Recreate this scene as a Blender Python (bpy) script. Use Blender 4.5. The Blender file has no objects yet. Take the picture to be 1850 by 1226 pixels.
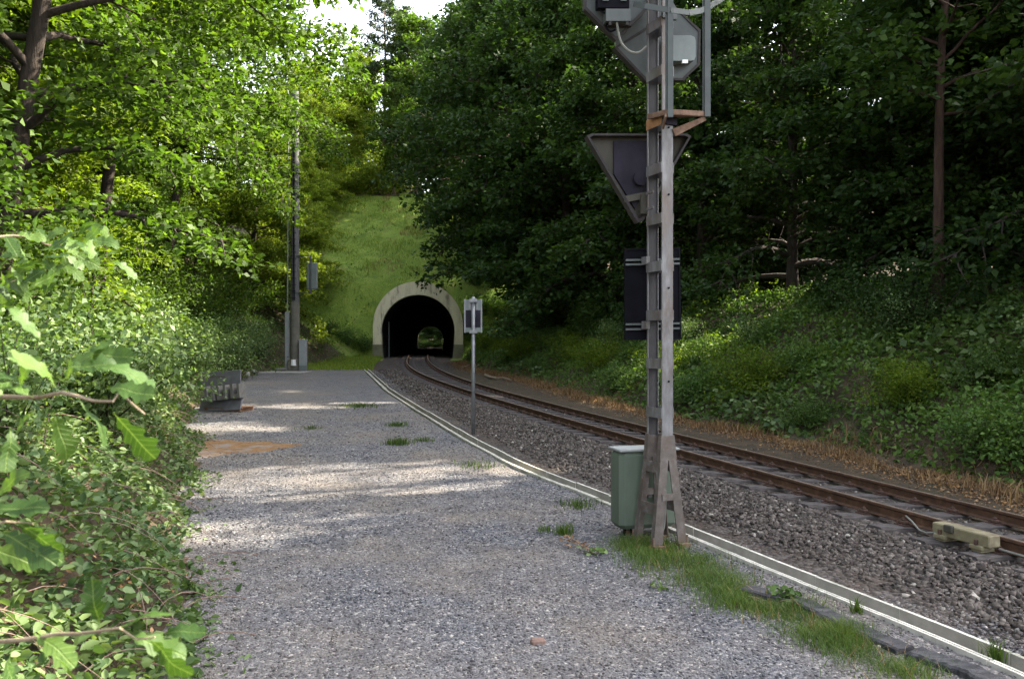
import bpy, math, numpy as np
from mathutils import Vector, Matrix

# ------------------------------------------------------------------ camera, world, light
SC = bpy.context.scene
COL = SC.collection
CAMZ, FPX, CX, HY = 2.3, 1440.0, 925.0, 620.0       # camera height (m), focal length and horizon in photo pixels
cam = bpy.data.cameras.new('camera'); camo = bpy.data.objects.new('camera', cam); COL.objects.link(camo)
camo.location = (0, 0, CAMZ); camo.rotation_euler = (math.radians(90), 0, 0)
cam.sensor_width = 36; cam.lens = 36*FPX/1850; cam.shift_y = 7/1850; cam.clip_start = .05; cam.clip_end = 2000
cam.dof.use_dof = True; cam.dof.focus_distance = 13; cam.dof.aperture_fstop = 7
SC.camera = camo

SUN_AZ, SUN_EL = math.radians(70), math.radians(39)  # azimuth from +Y towards +X
TOSUN = np.array([math.cos(SUN_EL)*math.sin(SUN_AZ), math.cos(SUN_EL)*math.cos(SUN_AZ), math.sin(SUN_EL)])
world = bpy.data.worlds.new('World'); SC.world = world; world.use_nodes = True
wt = world.node_tree; bg = wt.nodes['Background']
sky = wt.nodes.new('ShaderNodeTexSky'); sky.sky_type = 'NISHITA'; sky.sun_disc = False
sky.sun_elevation = SUN_EL; sky.sun_rotation = SUN_AZ; sky.dust_density = 3.0; sky.air_density = 1.0
hs = wt.nodes.new('ShaderNodeHueSaturation'); hs.inputs['Saturation'].default_value = .38
wt.links.new(sky.outputs[0], hs.inputs['Color']); wt.links.new(hs.outputs[0], bg.inputs[0]); bg.inputs[1].default_value = .15
sun = bpy.data.lights.new('sun', 'SUN'); suno = bpy.data.objects.new('sun', sun); COL.objects.link(suno)
sun.energy = 4.4; sun.angle = math.radians(.55); sun.color = (1, .90, .73)
suno.rotation_euler = Vector(-TOSUN).to_track_quat('-Z', 'Y').to_euler(); suno.location = (40, 20, 60)
SC.view_settings.view_transform = 'Standard'; SC.view_settings.look = 'None'
SC.view_settings.exposure = 2.8; SC.view_settings.gamma = 1
SC.cycles.max_bounces = 7; SC.cycles.diffuse_bounces = 4; SC.cycles.transmission_bounces = 5; SC.cycles.glossy_bounces = 2
SC.cycles.sample_clamp_indirect = 6

R = np.random.default_rng(7)

# ------------------------------------------------------------------ materials
MATS = {}
def nodes_of(name):
    m = bpy.data.materials.new(name); m.use_nodes = True; t = m.node_tree; t.nodes.clear()
    out = t.nodes.new('ShaderNodeOutputMaterial'); MATS[name] = m
    return m, t, out
def N(t, typ, **kw):
    n = t.nodes.new(typ)
    for k, v in kw.items():
        if k.startswith('i_'):
            key = k[2:]; n.inputs[int(key) if key.isdigit() else key].default_value = v
        else: setattr(n, k, v)
    return n
def ramp(t, fac, stops):
    r = t.nodes.new('ShaderNodeValToRGB'); t.links.new(fac, r.inputs[0]); e = r.color_ramp.elements
    while len(e) < len(stops): e.new(.5)
    for el, (p, c) in zip(e, stops): el.position = p; el.color = (*c, 1)
    return r.outputs[0]
def mixc(t, fac, a, b, mode='MIX'):
    m = t.nodes.new('ShaderNodeMix'); m.data_type = 'RGBA'; m.blend_type = mode
    for s, v in ((0, fac), (6, a), (7, b)):
        if hasattr(v, 'links'): t.links.new(v, m.inputs[s])
        elif s == 0: m.inputs[0].default_value = v
        else: m.inputs[s].default_value = (*v, 1)
    return m.outputs[2]
def noise(t, vec, scale, detail=4, rough=.6):
    n = N(t, 'ShaderNodeTexNoise'); n.inputs['Scale'].default_value = scale
    n.inputs['Detail'].default_value = detail; n.inputs['Roughness'].default_value = rough
    if vec is not None: t.links.new(vec, n.inputs['Vector'])
    return n.outputs[0]
def surf(name, stops, scale=3, rough=.85, bump=.3, bscale=None, stain=None, metal=0, stretch=None, spec=.3, bdist=.02):
    """colour from a noise ramp, optional stain (colour, scale, low, high), bump relief"""
    m, t, out = nodes_of(name); co = N(t, 'ShaderNodeTexCoord').outputs['Object']
    if stretch:
        mp = N(t, 'ShaderNodeMapping'); mp.inputs['Scale'].default_value = stretch; t.links.new(co, mp.inputs[0]); co = mp.outputs[0]
    col = ramp(t, noise(t, co, scale, 6, .65), stops)
    if stain:
        f = ramp(t, noise(t, co, stain[1], 5, .7), [(stain[2], (0, 0, 0)), (stain[3], (1, 1, 1))])
        col = mixc(t, f, col, stain[0])
    p = N(t, 'ShaderNodeBsdfPrincipled'); t.links.new(col, p.inputs['Base Color'])
    p.inputs['Roughness'].default_value = rough; p.inputs['Metallic'].default_value = metal
    p.inputs['Specular IOR Level'].default_value = spec
    if bump:
        b = N(t, 'ShaderNodeBump'); b.inputs['Strength'].default_value = bump; b.inputs['Distance'].default_value = bdist
        t.links.new(noise(t, co, bscale or scale*6, 5, .7), b.inputs['Height']); t.links.new(b.outputs[0], p.inputs['Normal'])
    t.links.new(p.outputs[0], out.inputs[0]); return m
def leafmat(name, c1, c2, c3, trans=.45, rough=.55, spec=.18, tsat=(1.1, 1.22, .5), nscale=.35):
    m, t, out = nodes_of(name)
    g = N(t, 'ShaderNodeNewGeometry'); oi = N(t, 'ShaderNodeObjectInfo')
    col = ramp(t, g.outputs['Random Per Island'], [(0, c1), (.55, c2), (1, c3)])
    n = noise(t, g.outputs['Position'], nscale, 3)
    col = mixc(t, ramp(t, n, [(.35, (0, 0, 0)), (.7, (1, 1, 1))]), col, mixc(t, 1.0, col, (1.25, 1.12, .8), 'MULTIPLY'))
    hv = N(t, 'ShaderNodeHueSaturation'); t.links.new(col, hv.inputs['Color'])
    mr = N(t, 'ShaderNodeMapRange'); mr.inputs['To Min'].default_value = .8; mr.inputs['To Max'].default_value = 1.2
    t.links.new(oi.outputs['Random'], mr.inputs[0]); t.links.new(mr.outputs[0], hv.inputs['Value']); col = hv.outputs[0]
    p = N(t, 'ShaderNodeBsdfPrincipled'); t.links.new(col, p.inputs['Base Color'])
    p.inputs['Roughness'].default_value = rough; p.inputs['Specular IOR Level'].default_value = spec
    tr = N(t, 'ShaderNodeBsdfTranslucent'); t.links.new(mixc(t, 1.0, col, tsat, 'MULTIPLY'), tr.inputs[0])
    mx = N(t, 'ShaderNodeMixShader'); mx.inputs[0].default_value = trans
    t.links.new(p.outputs[0], mx.inputs[1]); t.links.new(tr.outputs[0], mx.inputs[2]); t.links.new(mx.outputs[0], out.inputs[0])
    return m
def stonemat(name, stops, rough=.85, tint=None):
    m, t, out = nodes_of(name); g = N(t, 'ShaderNodeNewGeometry'); oi = N(t, 'ShaderNodeObjectInfo')
    ad = N(t, 'ShaderNodeMath', operation='ADD'); t.links.new(g.outputs['Random Per Island'], ad.inputs[0]); t.links.new(oi.outputs['Random'], ad.inputs[1])
    fr = N(t, 'ShaderNodeMath', operation='FRACT'); t.links.new(ad.outputs[0], fr.inputs[0])
    col = ramp(t, fr.outputs[0], stops)
    n = noise(t, g.outputs['Position'], 28, 4); col = mixc(t, 1.0, col, ramp(t, n, [(.25, (.6, .6, .6)), (.75, (1.15, 1.12, 1.1))]), 'MULTIPLY')
    if tint: col = mixc(t, ramp(t, noise(t, g.outputs['Position'], .45, 6, .65), [(.42, (0, 0, 0)), (.72, (.7, .7, .7))]), col, tint); col = mixc(t, 1.0, col, ramp(t, noise(t, g.outputs['Position'], 2.2, 6, .7), [(.3, (.68, .68, .7)), (.7, (1.15, 1.14, 1.12))]), 'MULTIPLY')
    p = N(t, 'ShaderNodeBsdfPrincipled'); t.links.new(col, p.inputs['Base Color']); p.inputs['Roughness'].default_value = rough
    p.inputs['Specular IOR Level'].default_value = .25
    t.links.new(p.outputs[0], out.inputs[0]); return m
def groundmat(name, cell, stops, tint, tscale=.5, bump=.6, bdist=.02):
    """loose stones too small to build: voronoi cells of random grey, broad dirt tint, relief"""
    m, t, out = nodes_of(name); co = N(t, 'ShaderNodeTexCoord').outputs['Object']
    nz_ = N(t, 'ShaderNodeTexNoise'); nz_.inputs['Scale'].default_value = cell*.7; t.links.new(co, nz_.inputs['Vector'])
    vm = N(t, 'ShaderNodeVectorMath', operation='MULTIPLY_ADD'); vm.inputs[1].default_value = (.03,)*3
    t.links.new(nz_.outputs[1], vm.inputs[0]); t.links.new(co, vm.inputs[2])
    v = N(t, 'ShaderNodeTexVoronoi'); v.inputs['Scale'].default_value = cell; t.links.new(vm.outputs[0], v.inputs['Vector'])
    sp = N(t, 'ShaderNodeSeparateColor'); t.links.new(v.outputs['Color'], sp.inputs[0])
    col = ramp(t, sp.outputs[0], stops)
    v2 = N(t, 'ShaderNodeTexVoronoi'); v2.inputs['Scale'].default_value = cell*2.3; t.links.new(vm.outputs[0], v2.inputs['Vector'])
    sp2 = N(t, 'ShaderNodeSeparateColor'); t.links.new(v2.outputs['Color'], sp2.inputs[0])
    col = mixc(t, .4, col, ramp(t, sp2.outputs[1], stops))
    col = mixc(t, 1.0, col, ramp(t, noise(t, co, 2.2, 6, .7), [(.3, (.62, .62, .64)), (.7, (1.2, 1.18, 1.15))]), 'MULTIPLY')
    col = mixc(t, ramp(t, noise(t, co, tscale, 6, .65), [(.42, (0, 0, 0)), (.72, (.75, .75, .75))]), col, tint)
    p = N(t, 'ShaderNodeBsdfPrincipled'); t.links.new(col, p.inputs['Base Color']); p.inputs['Roughness'].default_value = .9
    p.inputs['Specular IOR Level'].default_value = .2
    b = N(t, 'ShaderNodeBump'); b.inputs['Strength'].default_value = bump; b.inputs['Distance'].default_value = bdist; b.invert = True
    t.links.new(v.outputs['Distance'], b.inputs['Height']); t.links.new(b.outputs[0], p.inputs['Normal'])
    t.links.new(p.outputs[0], out.inputs[0]); return m

surf('soil', [(.3, (.025, .018, .011)), (.5, (.05, .036, .020)), (.7, (.085, .06, .034))], 2.5, .95, .8, 18, ((.022, .034, .012), .6, .55, .72), bdist=.06)
surf('meadow', [(.3, (.085, .14, .020)), (.5, (.145, .215, .028)), (.7, (.20, .25, .045))], .9, .95, .9, 7, ((.15, .13, .045), .35, .56, .74), bdist=.15)
SLATE = [(0, (.021, .022, .026)), (.3, (.055, .056, .065)), (.6, (.102, .103, .115)), (.9, (.17, .169, .173)), (1, (.46, .43, .39))]
groundmat('path_gravel', 42, SLATE, (.15, .125, .10), .45)
groundmat('ballast_fill', 16, [(0, (.02, .017, .015)), (.5, (.055, .046, .04)), (1, (.13, .115, .105))], (.05, .032, .02), 1.2, 1.0, .05)
groundmat('verge_gravel', 30, SLATE, (.17, .13, .10), .8)
stonemat('gravel_chip', SLATE, tint=(.15, .12, .095))
stonemat('ballast_stone', [(0, (.030, .025, .022)), (.4, (.064, .053, .045)), (.8, (.104, .088, .076)), (.985, (.15, .132, .117)), (1, (.4, .37, .32))])
surf('sand', [(.3, (.11, .056, .021)), (.6, (.17, .092, .036)), (.8, (.22, .13, .06))], 5, .95, .5, 60, ((.16, .14, .13), 2.2, .48, .6))
surf('rail_rust', [(.3, (.036, .019, .012)), (.55, (.07, .036, .021)), (.75, (.125, .07, .04))], 9, .75, .3, 60, bdist=.004)
surf('rail_top', [(.3, (.20, .15, .11)), (.7, (.36, .29, .23))], 12, .38, .1, 80, metal=.7)
surf('old_sleeper', [(.3, (.022, .018, .017)), (.5, (.055, .046, .043)), (.75, (.12, .105, .10))], 4, .9, .6, 25, stretch=(1, 7, 7), bdist=.01)
surf('fastening_iron', [(.3, (.03, .018, .014)), (.7, (.085, .045, .03))], 20, .8, .3)
surf('trough_concrete', [(.3, (.30, .285, .25)), (.55, (.44, .42, .365)), (.8, (.55, .52, .45))], 7, .9, .4, 70, ((.16, .17, .12), 1.6, .52, .68), bdist=.006)
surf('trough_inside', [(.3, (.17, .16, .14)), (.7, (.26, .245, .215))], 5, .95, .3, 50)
surf('portal_concrete', [(.3, (.48, .43, .29)), (.55, (.63, .57, .39)), (.8, (.70, .64, .46))], .8, .9, .35, 9, ((.13, .12, .09), .9, .55, .72), stretch=(2.2, 2.2, .5), bdist=.03)
surf('plinth_concrete', [(.3, (.12, .115, .075)), (.7, (.21, .20, .13))], 1.2, .9, .35, 9)
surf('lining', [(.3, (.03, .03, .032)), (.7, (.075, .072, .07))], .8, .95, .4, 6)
surf('galv', [(.3, (.07, .066, .065)), (.5, (.12, .117, .118)), (.75, (.21, .21, .216))], 7, .55, .25, 40, ((.085, .062, .048), 2.6, .47, .68), metal=.3, stretch=(1, 1, .35), bdist=.004)
surf('galv_foot', [(.3, (.062, .050, .043)), (.55, (.105, .09, .08)), (.75, (.18, .165, .155))], 8, .7, .3, 40, ((.09, .06, .042), 3, .5, .7), metal=.2, bdist=.005)
surf('galv_inner_shade', [(.3, (.020, .020, .022)), (.7, (.045, .042, .043))], 6, .8, .2, 40, stretch=(1, 1, .35))  # inside of the channels: aged zinc with the lattice shade put into the colour
surf('galv_post', [(.3, (.13, .135, .14)), (.7, (.22, .225, .23))], 14, .45, .1, 60, metal=.5)
surf('rusty_iron', [(.3, (.06, .033, .021)), (.5, (.125, .075, .05)), (.75, (.20, .135, .095))], 10, .85, .3, 60, bdist=.005)
surf('orange_rust', [(.3, (.13, .06, .024)), (.7, (.24, .125, .055))], 10, .85, .3, 60, bdist=.004)
surf('grey_paint', [(.3, (.042, .049, .047)), (.6, (.06, .069, .066)), (.8, (.085, .095, .09))], 4, .55, .12, 30, ((.05, .05, .046), 2, .55, .75), bdist=.004)
surf('pale_grey_paint', [(.3, (.115, .135, .13)), (.7, (.16, .18, .172))], 4, .45, .08, 30)
surf('dark_board', [(.3, (.011, .010, .014)), (.7, (.026, .024, .033))], 3, .7, .12, 20, spec=.06)
surf('black_paint', [(.3, (.003, .003, .004)), (.7, (.006, .006, .009))], 3, .7, .1, 20, spec=.04)
surf('board_pale', [(.3, (.028, .026, .020)), (.6, (.05, .046, .035)), (.8, (.075, .07, .054))], 5, .7, .15, 30, stretch=(1, 1, .3))
surf('brown_rim', [(.3, (.014, .012, .012)), (.7, (.035, .03, .028))], 6, .75, .2, 40)
surf('box_green', [(.3, (.062, .082, .060)), (.55, (.082, .105, .076)), (.8, (.105, .128, .095))], 2.5, .6, .15, 25, ((.055, .06, .042), 2.2, .55, .75), stretch=(1, 1, .3), bdist=.004)
surf('lid_pale', [(.3, (.16, .17, .165)), (.7, (.23, .235, .228))], 6, .6, .1, 40)
surf('mast_concrete', [(.3, (.075, .073, .072)), (.7, (.13, .127, .125))], 3, .85, .25, 30, stretch=(1, 1, .2))
surf('mast_lower', [(.3, (.10, .093, .075)), (.7, (.165, .153, .125))], 3, .85, .25, 30)
surf('cabinet_grey', [(.3, (.22, .235, .235)), (.7, (.29, .305, .305))], 4, .6, .08, 20)
surf('white_plastic', [(.3, (.72, .72, .70)), (.7, (.82, .82, .80))], 4, .5, .05, 20)
surf('slab_concrete', [(.3, (.19, .185, .17)), (.7, (.29, .28, .255))], 4, .9, .3, 40)
surf('grey_concrete', [(.3, (.075, .072, .066)), (.7, (.13, .125, .115))], 6, .9, .3, 40)
surf('pallet_wood', [(.3, (.06, .03, .016)), (.7, (.15, .08, .042))], 8, .9, .3, 40)
surf('slate_board', [(.3, (.065, .065, .073)), (.7, (.11, .11, .122))], 5, .7, .25, 40, bdist=.006)
surf('grey_timber', [(.3, (.05, .045, .04)), (.6, (.10, .092, .082)), (.8, (.15, .14, .125))], 6, .9, .4, 40, stretch=(3, 3, 1), bdist=.006)
surf('magnet_paint', [(.3, (.12, .105, .06)), (.6, (.19, .168, .10)), (.8, (.26, .235, .15))], 6, .7, .2, 50, ((.10, .075, .05), 4, .5, .7), bdist=.004)
surf('black_timber', [(.3, (.018, .018, .02)), (.55, (.045, .044, .048)), (.8, (.10, .098, .10))], 4, .85, .8, 18, stretch=(1, 5, 5), bdist=.015)
surf('cable', [(.3, (.10, .10, .085)), (.7, (.17, .17, .15))], 8, .6, 0)
surf('dead_wood', [(.3, (.10, .075, .05)), (.6, (.24, .19, .13)), (.8, (.36, .30, .22))], 9, .9, .4, 50)
surf('brick_red', [(.3, (.12, .075, .06)), (.7, (.21, .14, .115))], 12, .9, .5, 60)
surf('bark', [(.3, (.014, .010, .008)), (.5, (.03, .022, .017)), (.75, (.065, .049, .037))], 3.5, .95, .8, 14, stretch=(3, 3, .6), bdist=.04)
surf('bark_red', [(.3, (.016, .009, .006)), (.5, (.038, .021, .014)), (.75, (.07, .04, .026))], 3.5, .95, .8, 14, stretch=(3, 3, .6), bdist=.04)
surf('bark_pine', [(.3, (.07, .048, .038)), (.5, (.15, .10, .078)), (.75, (.25, .18, .145))], 3, .95, .6, 12, stretch=(3, 3, .6), bdist=.03)
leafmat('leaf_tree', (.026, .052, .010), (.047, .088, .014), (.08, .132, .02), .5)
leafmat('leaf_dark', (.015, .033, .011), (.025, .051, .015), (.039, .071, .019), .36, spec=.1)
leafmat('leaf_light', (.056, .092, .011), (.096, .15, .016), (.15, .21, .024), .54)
leafmat('leaf_sun', (.10, .15, .018), (.15, .21, .026), (.21, .26, .04), .5)  # young yellow-green leaves, colour lightened so shaded trees look sunlit
leafmat('leaf_pine', (.022, .045, .018), (.036, .065, .024), (.055, .085, .03), .2)
leafmat('leaf_bramble', (.040, .078, .028), (.085, .142, .054), (.165, .235, .105), .35, .5, .22, nscale=1.2)
leafmat('leaf_under', (.036, .076, .020), (.062, .118, .028), (.10, .165, .042), .38, nscale=.7)
def oakmat():
    m, t, out = nodes_of('leaf_oak'); oi = N(t, 'ShaderNodeObjectInfo'); co = N(t, 'ShaderNodeTexCoord').outputs['Object']
    sx = N(t, 'ShaderNodeSeparateXYZ'); t.links.new(co, sx.inputs[0])
    ab = N(t, 'ShaderNodeMath', operation='ABSOLUTE'); t.links.new(sx.outputs[1], ab.inputs[0])
    sd = N(t, 'ShaderNodeMath', operation='MULTIPLY_ADD'); sd.inputs[1].default_value = -.85; t.links.new(ab.outputs[0], sd.inputs[0]); t.links.new(sx.outputs[0], sd.inputs[2])
    ml = N(t, 'ShaderNodeMath', operation='MULTIPLY'); ml.inputs[1].default_value = 9; t.links.new(sd.outputs[0], ml.inputs[0])
    fr = N(t, 'ShaderNodeMath', operation='FRACT'); t.links.new(ml.outputs[0], fr.inputs[0])
    v1 = ramp(t, fr.outputs[0], [(.0, (1, 1, 1)), (.13, (0, 0, 0))]); v2 = ramp(t, ab.outputs[0], [(.006, (1, 1, 1)), (.016, (0, 0, 0))])
    vein = mixc(t, 1.0, v1, v2, 'ADD')
    col = ramp(t, oi.outputs['Random'], [(0, (.026, .060, .013)), (.5, (.045, .095, .018)), (1, (.075, .135, .025))])
    col = mixc(t, 1.0, col, ramp(t, noise(t, co, 5, 5), [(.3, (.75, .78, .75)), (.7, (1.2, 1.12, 1.0))]), 'MULTIPLY')
    mul = mixc(t, .55, (0, 0, 0), vein); col = mixc(t, mul, col, (.15, .22, .06))
    p = N(t, 'ShaderNodeBsdfPrincipled'); t.links.new(col, p.inputs['Base Color']); p.inputs['Roughness'].default_value = .5; p.inputs['Specular IOR Level'].default_value = .25
    b = N(t, 'ShaderNodeBump'); b.inputs['Strength'].default_value = .5; b.inputs['Distance'].default_value = .004; b.invert = True
    t.links.new(vein, b.inputs['Height']); t.links.new(b.outputs[0], p.inputs['Normal'])
    tr = N(t, 'ShaderNodeBsdfTranslucent'); t.links.new(mixc(t, 1.0, col, (1.2, 1.25, .5), 'MULTIPLY'), tr.inputs[0])
    mx = N(t, 'ShaderNodeMixShader'); mx.inputs[0].default_value = .42
    t.links.new(p.outputs[0], mx.inputs[1]); t.links.new(tr.outputs[0], mx.inputs[2]); t.links.new(mx.outputs[0], out.inputs[0])
oakmat()
leafmat('grass', (.036, .072, .016), (.058, .10, .022), (.10, .135, .04), .35, nscale=2)
leafmat('grass_meadow', (.10, .165, .022), (.145, .215, .028), (.21, .26, .05), .35, nscale=.22)
leafmat('grass_dry', (.10, .062, .032), (.17, .108, .056), (.26, .18, .095), .25, .7, .2, (1.1, 1, .8), 2)
leafmat('litter', (.11, .062, .034), (.20, .12, .066), (.31, .205, .12), .1, .8, .15, (1, 1, 1), 2)

# ------------------------------------------------------------------ builders
def tag(o, label=None, cat=None, group=None, kind=None):
    for k, v in (('label', label), ('category', cat), ('group', group), ('kind', kind)):
        if v: o[k] = v
    return o
def link(name, me, parent=None, loc=(0, 0, 0)):
    o = bpy.data.objects.new(name, me); COL.objects.link(o); o.location = loc
    if parent is not None: o.parent = parent
    return o
def thing(name, label, cat, loc, group=None, rz=0):
    o = link(name, None, None, loc); o.empty_display_size = .2; o.rotation_euler[2] = rz
    return tag(o, label, cat, group)
def mesh_np(name, V, F, mat, smooth=False):
    V = np.asarray(V, np.float32).reshape(-1, 3); F = np.asarray(F, np.int32); k = F.shape[1]
    me = bpy.data.meshes.new(name); me.vertices.add(len(V)); me.vertices.foreach_set('co', V.ravel())
    me.loops.add(F.size); me.loops.foreach_set('vertex_index', F.ravel())
    me.polygons.add(len(F)); me.polygons.foreach_set('loop_start', np.arange(0, F.size, k, dtype=np.int32))
    me.polygons.foreach_set('loop_total', np.full(len(F), k, np.int32))
    if smooth: me.polygons.foreach_set('use_smooth', np.ones(len(F), bool))
    me.update(calc_edges=True); me.materials.append(MATS[mat]); return me
class MB:
    def __init__(s): s.v = []; s.f = []
    def add(s, vs, fs):
        n = len(s.v); s.v += [tuple(float(c) for c in v) for v in vs]; s.f += [tuple(i+n for i in f) for f in fs]; return s
    def box(s, c, d, M=None, taper=1.0, bev=0.0):
        """box with centre c and size d in frame M (3x3), chamfered edges when bev is given"""
        M = np.eye(3) if M is None else np.asarray(M); h = np.array(d)/2
        if bev <= 0:
            P = []
            for z in (-1, 1):
                k = taper if z > 0 else 1
                for x, y in ((-1, -1), (1, -1), (1, 1), (-1, 1)): P.append(np.array([x*h[0]*k, y*h[1]*k, z*h[2]]))
            F = [(3, 2, 1, 0), (4, 5, 6, 7), (0, 1, 5, 4), (1, 2, 6, 5), (2, 3, 7, 6), (3, 0, 4, 7)]
        else:
            b = min(bev, h.min()*.6); P = []; F = []
            ring = lambda ins, z: [np.array([x, y, z]) for x, y in ((-h[0]+ins+b*(ins == 0), -h[1]+ins), (h[0]-ins-b*(ins == 0), -h[1]+ins), (h[0]-ins, -h[1]+ins+b*(ins == 0)), (h[0]-ins, h[1]-ins-b*(ins == 0)), (h[0]-ins-b*(ins == 0), h[1]-ins), (-h[0]+ins+b*(ins == 0), h[1]-ins), (-h[0]+ins, h[1]-ins-b*(ins == 0)), (-h[0]+ins, -h[1]+ins+b*(ins == 0)))]
            def oct_(ins, z):
                return [np.array(p) for p in ((-h[0]+ins+b, -h[1]+ins, z), (h[0]-ins-b, -h[1]+ins, z), (h[0]-ins, -h[1]+ins+b, z), (h[0]-ins, h[1]-ins-b, z), (h[0]-ins-b, h[1]-ins, z), (-h[0]+ins+b, h[1]-ins, z), (-h[0]+ins, h[1]-ins-b, z), (-h[0]+ins, -h[1]+ins+b, z))]
            P = oct_(b*.7, -h[2])+oct_(0, -h[2]+b)+oct_(0, h[2]-b)+oct_(b*.7, h[2])
            F = [tuple(range(7, -1, -1)), tuple(range(24, 32))]
            for r in range(3):
                for i in range(8): j = (i+1) % 8; F.append((r*8+i, r*8+j, r*8+8+j, r*8+8+i))
        return s.add([M @ p + np.array(c) for p in P], F)
    def beam(s, a, b, w, t, up=(0, 0, 1), w2=None, t2=None):
        """rectangular bar from a to b, width w sideways, thickness t, may taper"""
        a = np.array(a, float); b = np.array(b, float); d = b-a; d /= np.linalg.norm(d)
        u = np.array(up, float); x = np.cross(d, u)
        if np.linalg.norm(x) < 1e-4: x = np.cross(d, (1, 0, 0))
        x /= np.linalg.norm(x); y = np.cross(x, d); w2 = w2 or w; t2 = t2 or t; P = []
        for p, ww, tt in ((a, w, t), (b, w2, t2)):
            for i, j in ((-1, -1), (1, -1), (1, 1), (-1, 1)): P.append(p+x*i*ww/2+y*j*tt/2)
        return s.add(P, [(3, 2, 1, 0), (4, 5, 6, 7), (0, 1, 5, 4), (1, 2, 6, 5), (2, 3, 7, 6), (3, 0, 4, 7)])
    def tube(s, pts, r, n=6, cap=True):
        V, F = tube_np(pts, r, n); k = len(s.v); s.v += [tuple(map(float, v)) for v in V]; s.f += [tuple(int(i)+k for i in f) for f in F]
        if cap: m = len(pts); s.f += [tuple(k+i for i in range(n-1, -1, -1)), tuple(k+(m-1)*n+i for i in range(n))]
        return s
    def prism(s, poly, o, ex, ey, ez, depth):
        """outline in (ex, ey) pushed along ez by depth"""
        o, ex, ey, ez = (np.array(q, float) for q in (o, ex, ey, ez)); n = len(poly)
        A = [o+ex*x+ey*y for x, y in poly]; B = [p+ez*depth for p in A]
        return s.add(A+B, [tuple(range(n-1, -1, -1)), tuple(range(n, 2*n))]+[(i, (i+1) % n, n+(i+1) % n, n+i) for i in range(n)])
    def build(s, name, mat, parent=None, world=True, smooth=False, label=None, rel=None):
        v = np.array(s.v)
        base = rel if rel is not None else (parent_loc(parent) if (world and parent is not None) else None)
        if base is not None: v = v-np.array(base)
        me = bpy.data.meshes.new(name); me.from_pydata(v.tolist(), [], s.f); me.update(); me.materials.append(MATS[mat])
        if smooth: me.polygons.foreach_set('use_smooth', [True]*len(me.polygons))
        o = link(name, me, parent)
        if label: o['label'] = label
        return o
def parent_loc(p):
    l = np.zeros(3)
    while p is not None: l = l+np.array(p.location); p = p.parent
    return l
def tube_np(pts, r, n=6):
    pts = np.asarray(pts, float); m = len(pts); r = np.broadcast_to(np.asarray(r, float), (m,))
    T = np.gradient(pts, axis=0); T /= np.linalg.norm(T, axis=1)[:, None]+1e-9
    ref = np.array([0, 0, 1.]) if abs(T[:, 2]).mean() < .8 else np.array([1., 0, 0])
    X = np.cross(T, ref); X /= np.linalg.norm(X, axis=1)[:, None]+1e-9; Y = np.cross(X, T)
    a = np.arange(n)*2*np.pi/n
    V = pts[:, None]+r[:, None, None]*(X[:, None]*np.cos(a)[None, :, None]+Y[:, None]*np.sin(a)[None, :, None])
    F = [(i*n+j, i*n+(j+1) % n, (i+1)*n+(j+1) % n, (i+1)*n+j) for i in range(m-1) for j in range(n)]
    return V.reshape(-1, 3), F
def nz(x, y, s=1.0, seed=0):
    """smooth 2-D noise in about -1..1"""
    g = np.random.default_rng(seed); o = 0
    for k in range(7):
        a = g.uniform(0, 6.283); fr = s*g.uniform(.6, 2.1); o = o+np.sin((x*math.cos(a)+y*math.sin(a))*fr+g.uniform(0, 6.283))
    return o/3.6
def unit(v): return v/(np.linalg.norm(v, axis=-1, keepdims=True)+1e-9)
def leaves(P, L, W, rng, up=1.0, fold=.12, six=False, dirs=None, droop=0.0):
    """leaf blades at P: verts (n, k, 3); normals scatter round +Z by 1/up"""
    n = len(P); L = np.broadcast_to(L, (n,)); W = np.broadcast_to(W, (n,))
    nrm = rng.normal(size=(n, 3)); nrm = unit(nrm*.75+np.array([0, 0, up]))
    u = rng.normal(size=(n, 3)) if dirs is None else dirs+rng.normal(size=(n, 3))*.5
    u[:, 2] -= droop; u = unit(u-nrm*(u*nrm).sum(1)[:, None]); v = np.cross(nrm, u)
    at = lambda a, b, c: P+u*(L*a)[:, None]+v*(W*b)[:, None]+nrm*(L*c)[:, None]
    if six: return np.stack([at(0, 0, 0), at(.25, -.42, fold), at(.65, -.38, fold), at(1, 0, -fold*.5), at(.65, .38, fold), at(.25, .42, fold)], 1)
    return np.stack([at(0, 0, 0), at(.42, -.5, fold), at(1, 0, -fold*.4), at(.42, .5, fold)], 1)
def leaf_mesh(name, Q, mat):
    n, k, _ = Q.shape; b = np.arange(n)[:, None]*k
    F = b+np.arange(4) if k == 4 else np.concatenate([b+np.array([0, 1, 2, 3]), b+np.array([0, 3, 4, 5])])
    return mesh_np(name, Q, F, mat)

# ------------------------------------------------------------------ the lie of the land
PORTAL_Y, TUN_LEN, TUN_DX = 65.0, 125.0, -.094
NEAR = np.array([(5.9, 6.7), (5.33, 8.3), (4.95, 9.33), (3.98, 12.1), (2.97, 14.9), (2.63, 15.8), (1.64, 18.8), (.39, 22.4), (-1.34, 27.5), (-2.82, 32.5), (-4.49, 39.2), (-6.21, 47.9), (-7.75, 59.3), (-8.45, 65), (-9.0, 71), (-9.9, 80)])
_pf = np.polyfit(NEAR[:, 1], NEAR[:, 0], 6)
def near_x(Y):
    Y = np.asarray(Y, float); lo, hi = 7.5, 72.0
    p = np.polyval(_pf, np.clip(Y, lo, hi)); sl = np.polyval(np.polyder(_pf), lo)
    return p+np.where(Y < lo, (Y-lo)*sl, 0)+np.where(Y > hi, (Y-hi)*TUN_DX, 0)
def base(Y): return .0205*np.clip(np.asarray(Y, float)-8, 0, PORTAL_Y-8)
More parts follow.
